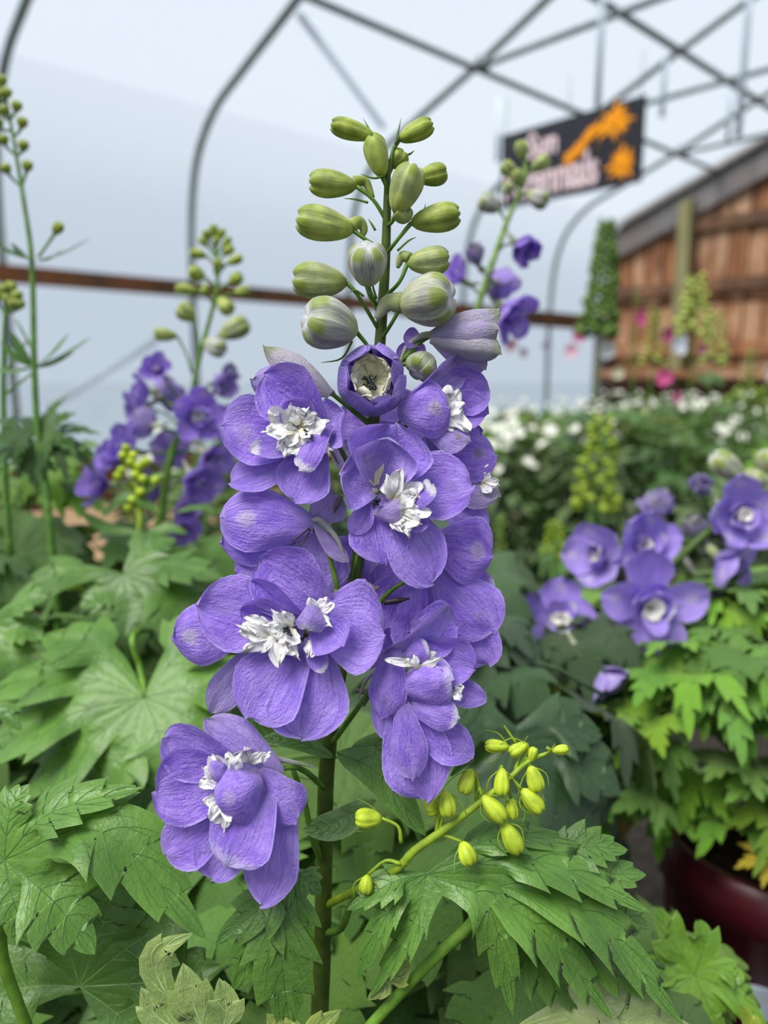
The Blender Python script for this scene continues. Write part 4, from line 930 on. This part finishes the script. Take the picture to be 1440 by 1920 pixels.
# ---------------------------------------------------------------- tall bare green spike at the far left
d2 = .55
B2 = Plant('delphinium', base_under(80, 1000, d2, .02), 'tall thin green delphinium stalk with tiny unopened buds and narrow leaf whorls', 'flower')
pot(B2.t, B2.L, .08, .16, M_POT, B2.L)
bstem(B2, [(100, 1060, d2), (84, 900, d2), (70, 800, d2), (64, 680, d2), (62, 560, d2), (58, 470, d2), (45, 380, d2), (32, 300, d2), (18, 220, d2), (4, 150, d2)], .0034, .0010, lin(84, 124, 50))
for x, y, sx, sy in ((3, 152, 6, 165), (12, 176, 10, 185), (-4, 180, 8, 190), (32, 201, 20, 222), (6, 209, 16, 225), (43, 232, 28, 255), (-6, 232, 20, 245), (45, 275, 32, 290), (4, 264, 28, 290), (52, 313, 42, 345), (8, 318, 40, 350), (112, 430, 72, 482)):
    bbud(B2, x+(sx-x)*.25, y+9, x, y-9, d2, 19, .05, sx, sy, .0010)
def whorl(pl, x, y, d, tips, w_, col):
    for tx, ty in tips:
        pl.leaf(W(x, y, d), [([W((x+tx)/2, (y+ty)/2+8, d-.004), W(tx, ty, d-.006)], w_*d/FPX)], cdir(0, .75, .6), col, entire=True, veins=False, fold=.25)
whorl(B2, 66, 490, d2, ((172, 446), (120, 468), (20, 455), (-30, 440)), 22, lin(58, 100, 60))
whorl(B2, 64, 690, d2, ((172, 632), (130, 625), (140, 660), (0, 640), (-30, 690), (20, 620)), 26, lin(70, 116, 54))
for i, (tx, ty) in enumerate(((175, 800), (150, 850), (110, 770), (10, 790), (-30, 850), (60, 880))):
    h_ = W(tx, ty, d2)-W(72, 830, d2); put_leaf(B2, BUSH[i % 3], W(72+(tx-72)*.3, 830+(ty-830)*.3, d2), h_, cdir(0, .8, .6), .030, vary(lin(58, 104, 38), random.Random(i)))
B2.stem([W(20, 1060, d2+.03), W(10, 900, d2+.03), W(6, 700, d2+.03), W(10, 560, d2+.03)], [.003, .0025, .0012], lin(84, 124, 50), 'side_shoot')
for x, y in ((5, 545), (18, 540), (30, 556), (12, 562), (-6, 556), (34, 572), (22, 572)):
    bbud(B2, x, y+8, x+3, y-8, d2+.03, 20, .08, 10, 590, .0008)
for x0, y0, x1, y1 in ((8, 700, 50, 640), (8, 740, 60, 700), (64, 660, 30, 600)): B2.stem([W(x0, y0, d2+.02), W(x1, y1, d2+.02)], [.0012, .0008], STEMG, 'side_stalk', None, 6)
scatter(B2, BUSH, (-40, 160, 800, 1060, .58, .72), 16, .045, (MID, BRIGHT, LIGHT), 34)

# ---------------------------------------------------------------- delphinium behind the main spike, in front of the sign
d3 = .60
B3 = Plant('delphinium', base_under(800, 1050, d3, .06), 'purple delphinium whose pale bud tip rises in front of the black sign', 'flower')
pot(B3.t, B3.L, .085, .17, M_POT, B3.L)
bstem(B3, [(830, 900, d3), (870, 680, d3), (905, 547, d3), (937, 454, d3), (953, 410, d3), (975, 360, d3), (985, 320, d3), (980, 280, d3)], .004, .0012, lin(120, 150, 70))
for bx, by, tx, ty, w_, age, sx, sy in ((936, 394, 904, 374, 34, .7, 948, 420), (968, 330, 945, 310, 26, .25, 978, 360), (996, 318, 1026, 300, 26, .25, 982, 350), (982, 300, 976, 268, 24, .2, 983, 320), (990, 362, 1022, 378, 34, .75, 972, 372), (974, 350, 966, 322, 24, .2, 978, 365), (965, 352, 946, 352, 22, .4, 974, 370)):
    bbud(B3, bx, by, tx, ty, d3, w_, age, sx, sy)
for i, (x, y, ax, r, op, fd, sx, sy) in enumerate(((984, 468, (.3, -.5, .6), 42, .7, 0, 935, 470), (888, 474, (-.3, .5, .4), 32, .8, .6, 925, 500), (852, 515, (-.5, .2, .4), 40, .5, 0, 905, 555), (938, 532, (.3, .1, -.5), 38, .5, .2, 905, 555), (962, 590, (.5, -.5, .4), 50, .45, 0, 890, 610), (800, 560, (-.5, 0, .4), 40, .4, 0, 880, 620))):
    bgflower(B3, x, y, d3, ax, r, op, 200+i, W(sx, sy, d3), fd)

# ---------------------------------------------------------------- leaning delphinium on the right
d4 = .60
B4 = Plant('delphinium', base_under(960, 1360, d4, .02), 'pale purple delphinium leaning sideways over the ferny bright green plant', 'flower')
pot(B4.t, B4.L, .085, .17, M_POT, B4.L)
bstem(B4, [(940, 1420, d4), (1000, 1310, d4), (1090, 1215, d4), (1180, 1130, d4), (1262, 1055, d4), (1340, 985, d4), (1420, 905, d4), (1480, 840, d4)], .0046, .0024, lin(84, 112, 44))
for i, (x, y, ax, r, op, fd, sx, sy, dd) in enumerate(((1050, 1158, (-.15, .2, .95), 62, .10, 0, 1120, 1190, -.03), (1222, 1140, (.05, -.1, 1), 82, .08, 0, 1210, 1105, -.05), (1212, 1020, (.05, .1, 1), 62, .30, .05, 1250, 1065, -.03), (1118, 1042, (-.6, .1, .6), 62, .35, .1, 1215, 1095, -.02), (1232, 945, (-.4, .6, .5), 48, .65, .45, 1300, 1020, -.01),
        (1316, 908, (-.3, .5, .8), 40, .85, .45, 1350, 975, -.02), (1395, 968, (.1, -.05, 1), 66, .2, 0, 1370, 955, -.03), (1372, 1060, (.4, -.4, .5), 66, .35, .05, 1310, 1015, -.01), (1328, 1118, (.4, -.7, .3), 54, .45, .1, 1270, 1050, .01), (1135, 1275, (.5, -.5, .4), 58, .5, .15, 1130, 1180, -.07), (1305, 985, (-.2, .6, .2), 44, .8, .7, 1320, 1005, .01))):
    bgflower(B4, x, y, d4+dd, ax, r, op, 300+i, W(sx, sy, d4), fd, inner=5, white=4, pale=.5)
for bx, by, tx, ty, w_, age, sx, sy in ((1390, 896, 1344, 860, 46, .5, 1400, 925), (1400, 920, 1424, 888, 46, .5, 1400, 930), (1440, 890, 1436, 850, 40, .4, 1440, 905)):
    bbud(B4, bx, by, tx, ty, d4-.01, w_, age, sx, sy)
LF(B4, (965, 1390, 0), .42, [([(900, 1480, 30), (860, 1560, 40)], 150), ([(970, 1500, 40), (985, 1640, 60)], 160), ([(1050, 1480, 30), (1120, 1600, 40)], 170), ([(1070, 1420, 10), (1165, 1490, 20)], 150), ([(1040, 1360, -10), (1130, 1380, -20)], 130), ([(900, 1360, -10), (850, 1330, -20)], 140)], (.1, .75, .65), BLUEG, nt=3, ts=.42, tooth=.35)
LF(B4, (1040, 1285, 0), .56, [([(1020, 1330, 15), (1040, 1390, 20)], 90), ([(1130, 1330, 20), (1218, 1470, 30)], 120), ([(1100, 1285, 0), (1180, 1310, 0)], 80)], (.2, .7, .7), BLUEG, nt=3, ts=.3)
LF(B4, (980, 1190, 0), .63, [([(930, 1240, 15), (900, 1290, 20)], 110), ([(1000, 1250, 20), (1030, 1300, 30)], 110), ([(1040, 1200, 0), (1100, 1230, 0)], 90), ([(930, 1180, 0), (890, 1160, 0)], 90)], (.0, .75, .65), BLUEG, nt=3, ts=.36)
scatter(B4, DELF, (820, 1120, 1130, 1700, .48, .66), 26, .07, (BLUEG, BLUEG2), 41)
scatter(B4, DELF, (600, 900, 950, 1700, .50, .70), 26, .07, (BLUEG, BLUEG2), 42)

# ---------------------------------------------------------------- ferny bright plant in a maroon pot
d5 = .66
B5 = Plant('leafy_plant', V((.325, .56, 0)), 'bright green plant with deeply cut ferny leaves in a maroon pot', 'plant')
pot(B5.t, B5.L, .086, .325, M_REDPOT, B5.L)
g = box(G(), B5.L+V((-.028, -.074, .225)), V((.022, -.006, 0)), V((.0005, .0012, 0)), V((0, 0, .014)))
g.obj('pot_sticker', M_STRAP, B5.t, origin=B5.L, smooth=False)
rn = random.Random(77)
for k in range(210):
    a = rn.uniform(0, 6.283); t = rn.random(); zz = .375+.155*t; rr_ = (.05+.19*math.sin(math.pi*min(1, .12+t*.95))**.8)*rn.uniform(.55, 1.05)
    pos = B5.L+V((math.cos(a)*rr_, max(-.085*rn.uniform(.6, 1), math.sin(a)*rr_), zz)); out = V((math.cos(a), math.sin(a), 0))
    put_leaf(B5, rn.choice(BUSH), pos, out+V((rn.uniform(-.4, .4), rn.uniform(-.4, .4), rn.uniform(-.7, .35))), out*.5+V((rn.uniform(-.3, .3), rn.uniform(-.3, .3), .9)), .048*rn.uniform(.7, 1.25), vary(rn.choice((lin(124, 190, 64), lin(112, 170, 74), BRIGHT, lin(90, 140, 60), lin(120, 172, 50))), rn))
for k in range(16):
    a = k*2.4; B5.stem([B5.L+V((0, 0, .28)), B5.L+V((math.cos(a)*.03, math.sin(a)*.03, .38)), B5.L+V((math.cos(a)*.10, math.sin(a)*.10, .45))], [.002, .0015, .001], STEMG, 'stem', None, 6)
put_leaf(B5, BUSH[0], W(1440, 1610, .52), cdir(-.9, -.1, .1), cdir(.1, .8, .6), .022, lin(186, 180, 60))
put_leaf(B5, BUSH[1], W(1170, 1530, .56), cdir(-.6, .2, .1), cdir(.1, .8, .6), .025, lin(140, 116, 50))
# young plant low on the right
B6 = Plant('leafy_plant', V((.145, .33, 0)), 'small young plant with a glowing leaf centre beside the maroon pot', 'plant')
pot(B6.t, B6.L, .05, .12, M_POT, B6.L)
LF(B6, (1302, 1828, 0), .36, [([(1250, 1870, 20), (1220, 1900, 30)], 60), ([(1330, 1890, 20), (1360, 1960, 20)], 70), ([(1370, 1860, 10), (1440, 1925, 20)], 60), ([(1345, 1815, 0), (1378, 1830, 0), (1374, 1838, 0)], 50), ([(1320, 1770, -6), (1305, 1725, -10)], 60), ([(1265, 1770, -6), (1228, 1700, -10)], 80), ([(1250, 1820, 0), (1200, 1800, 0)], 60)], (0, .75, .65), lin(112, 164, 58), nt=2, ts=.34, petiole=[(1300, 1900, -20), (1290, 2000, -30)], pr=.0014)
LF(B6, (1420, 1990, 0), .35, [([(1415, 1940, 0), (1385, 1880, 4)], 36), ([(1460, 1940, 0), (1470, 1900, 0)], 40)], (0, .5, .9), lin(150, 180, 70), nt=2, tooth=.1)
scatter(B6, DELF, (1150, 1300, 1760, 1960, .37, .46), 8, .04, (lin(112, 164, 58), lin(100, 150, 54)), 51)
# dark understory of the main plant
scatter(main, DELF, (-40, 1180, 1690, 2000, .34, .46), 46, .055, (DELG, DELG2), 61, .3)
scatter(main, DELF, (380, 900, 1400, 1760, .36, .48), 28, .06, (DELG, DELG2), 62, .3)

# ---------------------------------------------------------------- rows of potted plants behind
def foliage(seed, n, R, H, ls, lw):
    rn = random.Random(seed); g = G()
    for k in range(n):
        a = rn.uniform(0, 6.283); t = rn.random()**.8; r_ = R*(.25+.75*math.sin(math.pi*(.15+.8*t)))*rn.uniform(.5, 1.05)
        p = V((math.cos(a)*r_, math.sin(a)*r_, H*(.25+.75*t))); out = V((math.cos(a), math.sin(a), rn.uniform(-.3, .9))).normalized()
        n_ = V((rn.uniform(-.4, .4), rn.uniform(-.4, .4), 1)); s_ = out.cross(n_).normalized(); l_ = ls*rn.uniform(.7, 1.3); w_ = lw*rn.uniform(.8, 1.2); dn = V((0, 0, -.25*l_))
        up = s_.cross(out)*(.12*l_)
        g.add([p, p+out*l_*.45+s_*w_, p+out*l_*.5-up, p+out*l_*.45-s_*w_, p+out*l_*.8+s_*w_*.6+dn*.5, p+out*l_*.85-up+dn*.5, p+out*l_*.8-s_*w_*.6+dn*.5, p+out*l_+dn],
              [(0, 3, 2), (0, 2, 1), (1, 2, 5, 4), (2, 3, 6, 5), (4, 5, 7), (5, 6, 7)], [(.5, .3), (1, .5), (.5, .5), (0, .5), (.9, .8), (.5, .8), (.1, .8), (.5, 1)])
    for k in range(9):
        a = k*2.4; tube(g, [V((0, 0, 0)), V((math.cos(a)*R*.25, math.sin(a)*R*.25, H*.4)), V((math.cos(a)*R*.5, math.sin(a)*R*.5, H*.8))], [.003, .002], 5, 4)
    return mesh('foliage', g.v, g.f, M_LEAF, g.uv)
FOL = [foliage(1, 220, .17, .30, .085, .020), foliage(2, 260, .18, .34, .07, .022), foliage(3, 200, .16, .26, .10, .014), foliage(4, 240, .19, .38, .075, .018)]
def potmesh():
    g = lathe(G(), V((0, 0, 0)), [(.065, 0), (.085, .13), (.092, .132), (.093, .15), (.086, .15), (.082, .132), (0.001, .13)], 16); return mesh('pot', g.v, g.f, M_POT)
POTM = potmesh()
def blossom(seed, n, open_):
    g = G(); rn = random.Random(seed)
    for k in range(n):
        a = k*6.283/n; d = V((math.cos(a), math.sin(a), open_))
        q = petal_geo(V((0, 0, 0)), d.normalized(), V((-math.cos(a)*open_, -math.sin(a)*open_, 1)), .8, .2, .05, .8, seed+k, 3, 4); g.add(*q)
    g.add(*bud_geo(V((0, 0, -.12)), V((0, 0, .16)), .34, .5, seed, 8, 5))
    return mesh('blossom', g.v, g.f, M_TINT, g.uv)
BLO = [blossom(3, 6, .35), blossom(7, 7, .6)]
GL = {'leafy': ('leafy green potted perennial without flowers in the rows behind', 'green potted perennials in rows'),
      'white': ('potted perennial topped with small white blossoms in the rows behind', 'white flowered pots in rows'),
      'red': ('potted plant with rusty red foliage among the green rows', 'red leaved pots in rows'),
      'lime': ('lime green bushy potted perennial in the rows behind', 'lime green pots in rows')}
def potted(x, y, kind, seed):
    rn = random.Random(seed); lb, gp = GL[kind]; L = V((x, y, 0))
    t = thing('potted_plant', L, lb, 'plant', gp)
    o = link('pot', POTM, t); s_ = rn.uniform(.9, 1.08)
    col = {'leafy': rn.choice((MID, DARK, MID, BLUEG)), 'white': rn.choice((MID, DARK)), 'red': lin(120, 58, 34), 'lime': rn.choice((BRIGHT, lin(128, 160, 48)))}[kind]
    o = link('foliage', rn.choice(FOL), t, vary(col, rn), kind='stuff'); o.location = (0, 0, .13); o.scale = (s_*.8, s_*.8, s_*rn.uniform(.85, 1.15)); o.rotation_euler = (0, 0, rn.uniform(0, 6.28))
    if kind == 'white':
        for k in range(rn.randint(10, 16)):
            a, r_ = rn.uniform(0, 6.28), .15*math.sqrt(rn.random()); q = link('blossom', rn.choice(BLO), t, lin(238, 238, 226))
            q.location = (math.cos(a)*r_, math.sin(a)*r_, .13+.40*s_*rn.uniform(.62, 1.02)); b = rn.uniform(.016, .027); q.scale = (b, b, b); q.rotation_euler = (rn.uniform(.3, 1.2), rn.uniform(-.5, .2), rn.uniform(-.4, .4))
            link('blossom_stalk', STK, t, STEMG).matrix_basis = Matrix.Translation((q.location.x, q.location.y, q.location.z-.14))
    return t
g = tube(G(), [V((0, 0, 0)), V((0, 0, .14))], .0016, 5, 2); STK = mesh('blossom_stalk', g.v, g.f, M_STEM, g.uv)
# ---------------------------------------------------------------- green bud spikes and pink flowers between the rows
OCC = []
def spike(px, ytop, ybot, d, wpx, n, col, label, leafy=True, group=None):
    top, bot = W(px, ytop, d), W(px, ybot, d); L = V((bot.x, bot.y, 0)); OCC.append(L)
    pl = Plant('bud_spike_plant', L, label, 'flower', group); rn = random.Random(int(px+ytop)); o_ = link('pot', POTM, pl.t)
    top = V((L.x+rn.uniform(-.01, .01), L.y, top.z)); low = V((L.x, L.y, bot.z))
    pl.stem([L+V((0, 0, .13)), low, top], [.005, .004, .002], lin(84, 120, 44)); g = G()
    for k in range(n):
        t = k/n; p = low.lerp(top, t); a = k*2.4; r_ = wpx*.5*d/FPX*(1-.75*t); dr = V((math.cos(a), math.sin(a), .35))
        b = wpx*.20*d/FPX*(1-.4*t)*rn.uniform(.8, 1.2); q0 = r_*rn.uniform(.4, .8); g.add(*bud_geo(p+dr*q0, p+dr*(q0+b*1.5), b*1.3, .4, k, 8, 6))
    g.obj('flower_spike', M_STEM, pl.t, col, pl.L, kind='stuff')
    if leafy:
        for k in range(10):
            a = rn.uniform(0, 6.28); h_ = rn.uniform(.2, .8)*low.z+.05
            put_leaf(pl, rn.choice(DELF), V((L.x+math.cos(a)*.06, L.y+math.sin(a)*.06, h_)), V((math.cos(a), math.sin(a), -.2)), V((0, -.3, 1)), .07, vary(MID, rn))
spike(1122, 425, 640, 2.3, 66, 170, lin(92, 122, 48), 'tall dense dark green spike against the corner of the plank wall')
spike(1112, 780, 970, 1.5, 84, 44, lin(142, 166, 48), 'loose yellow-green bud spike rising in front of the white blossoms')
spike(1300, 520, 640, 2.6, 60, 40, lin(178, 192, 92), 'pale green bud spike in front of the timber post')
spike(1336, 590, 690, 3.1, 48, 30, lin(168, 182, 90), 'short pale green spike just beside the timber post')
spike(1222, 580, 690, 2.8, 44, 26, lin(160, 176, 80), 'pale green spike between the pink blossoms')
spike(1188, 535, 690, 3.0, 26, 16, lin(128, 150, 70), 'thin green spike before the plank wall left of the post')
spike(1400, 650, 740, 2.4, 30, 16, lin(140, 170, 60), 'small green spike below the ledge of the plank wall')
spike(938, 960, 1110, 1.2, 34, 30, lin(128, 152, 40), 'narrow yellow-green spike close behind the main flowers')
spike(1042, 975, 1050, 1.2, 50, 30, lin(138, 162, 40), 'stubby yellow-green bud spike behind the leaning delphinium')
PK = lin(216, 92, 150)
def stalked(label, items, d, cat='flower'):
    x0 = sum(i[0] for i in items)/len(items); q = W(x0, 760, d); pl = Plant('flowering_plant', V((q.x, q.y, 0)), label, cat); link('pot', POTM, pl.t); OCC.append(pl.L)
    o = link('foliage', FOL[0], pl.t, vary(MID, random.Random(3)), kind='stuff'); o.location = (0, 0, .12)
    for i, (x, y, r_, c) in enumerate(items):
        p = W(x, y, d+.05*(i % 3-1)); s_ = r_*d/FPX
        b = link('blossom', BLO[i % 2], pl.t, c); b.matrix_basis = frame(p-pl.L, cdir(.3*(i % 3-1), .4, .2), cdir(.1, .4, 1), s_, s_, s_)
        pl.stem([pl.L+V((0, 0, .15)), V((p.x, p.y, 0)).lerp(pl.L, .4)+V((0, 0, p.z*.6)), p], [.003, .002, .0015], STEMG, 'stalk', b, 5)
stalked('tall pink flowered plant standing before the plank wall', ((1197, 597, 17, PK), (1246, 626, 19, PK), (1246, 708, 18, PK), (1262, 744, 15, PK), (1316, 655, 12, lin(190, 120, 150))), 3.0)
stalked('plant with white rounded blossoms beside the pink ones', ((1268, 645, 24, lin(226, 230, 240)), (1135, 655, 20, lin(224, 228, 232)), (1160, 700, 12, lin(220, 220, 190)), (1435, 700, 20, lin(230, 220, 214))), 3.6)
stalked('plant with pale pink nodding flowers before the film wall', ((1081, 627, 18, PK), (956, 645, 16, lin(214, 168, 186)), (1072, 658, 16, lin(222, 178, 196)), (978, 662, 11, lin(150, 120, 130)), (1024, 648, 11, lin(190, 176, 196))), 3.2)

# ---------------------------------------------------------------- the rows themselves
rn = random.Random(5); cnt = 0
for iu in range(0, 17):
    for iv in range(-11, 4):
        u, v = 1.0+iu*.40+rn.uniform(-.05, .05), iv*.41+.1+rn.uniform(-.05, .05)
        p = GH(u, v, 0)
        if u > 6.0 or v < -3.55 or p.y < .95: continue
        px, dd = 720+FPX*p.x/(p.y*.983+.08), p.length
        if px < -120 or px > 1560: continue
        if px < 260 and dd > 1.7: continue             # open aisle in front of the film wall
        if 260 <= px < 700 and dd > 2.4: continue
        r_ = rn.random()
        if any((p-q).length < .27 for q in OCC): continue
        kind = 'white' if (dd > 2.2 and r_ < .76) else ('red' if dd > 2.2 and px < 1120 and r_ > .86 else ('lime' if r_ > .74 else 'leafy'))
        potted(p.x, p.y, kind, 1000+cnt); cnt += 1
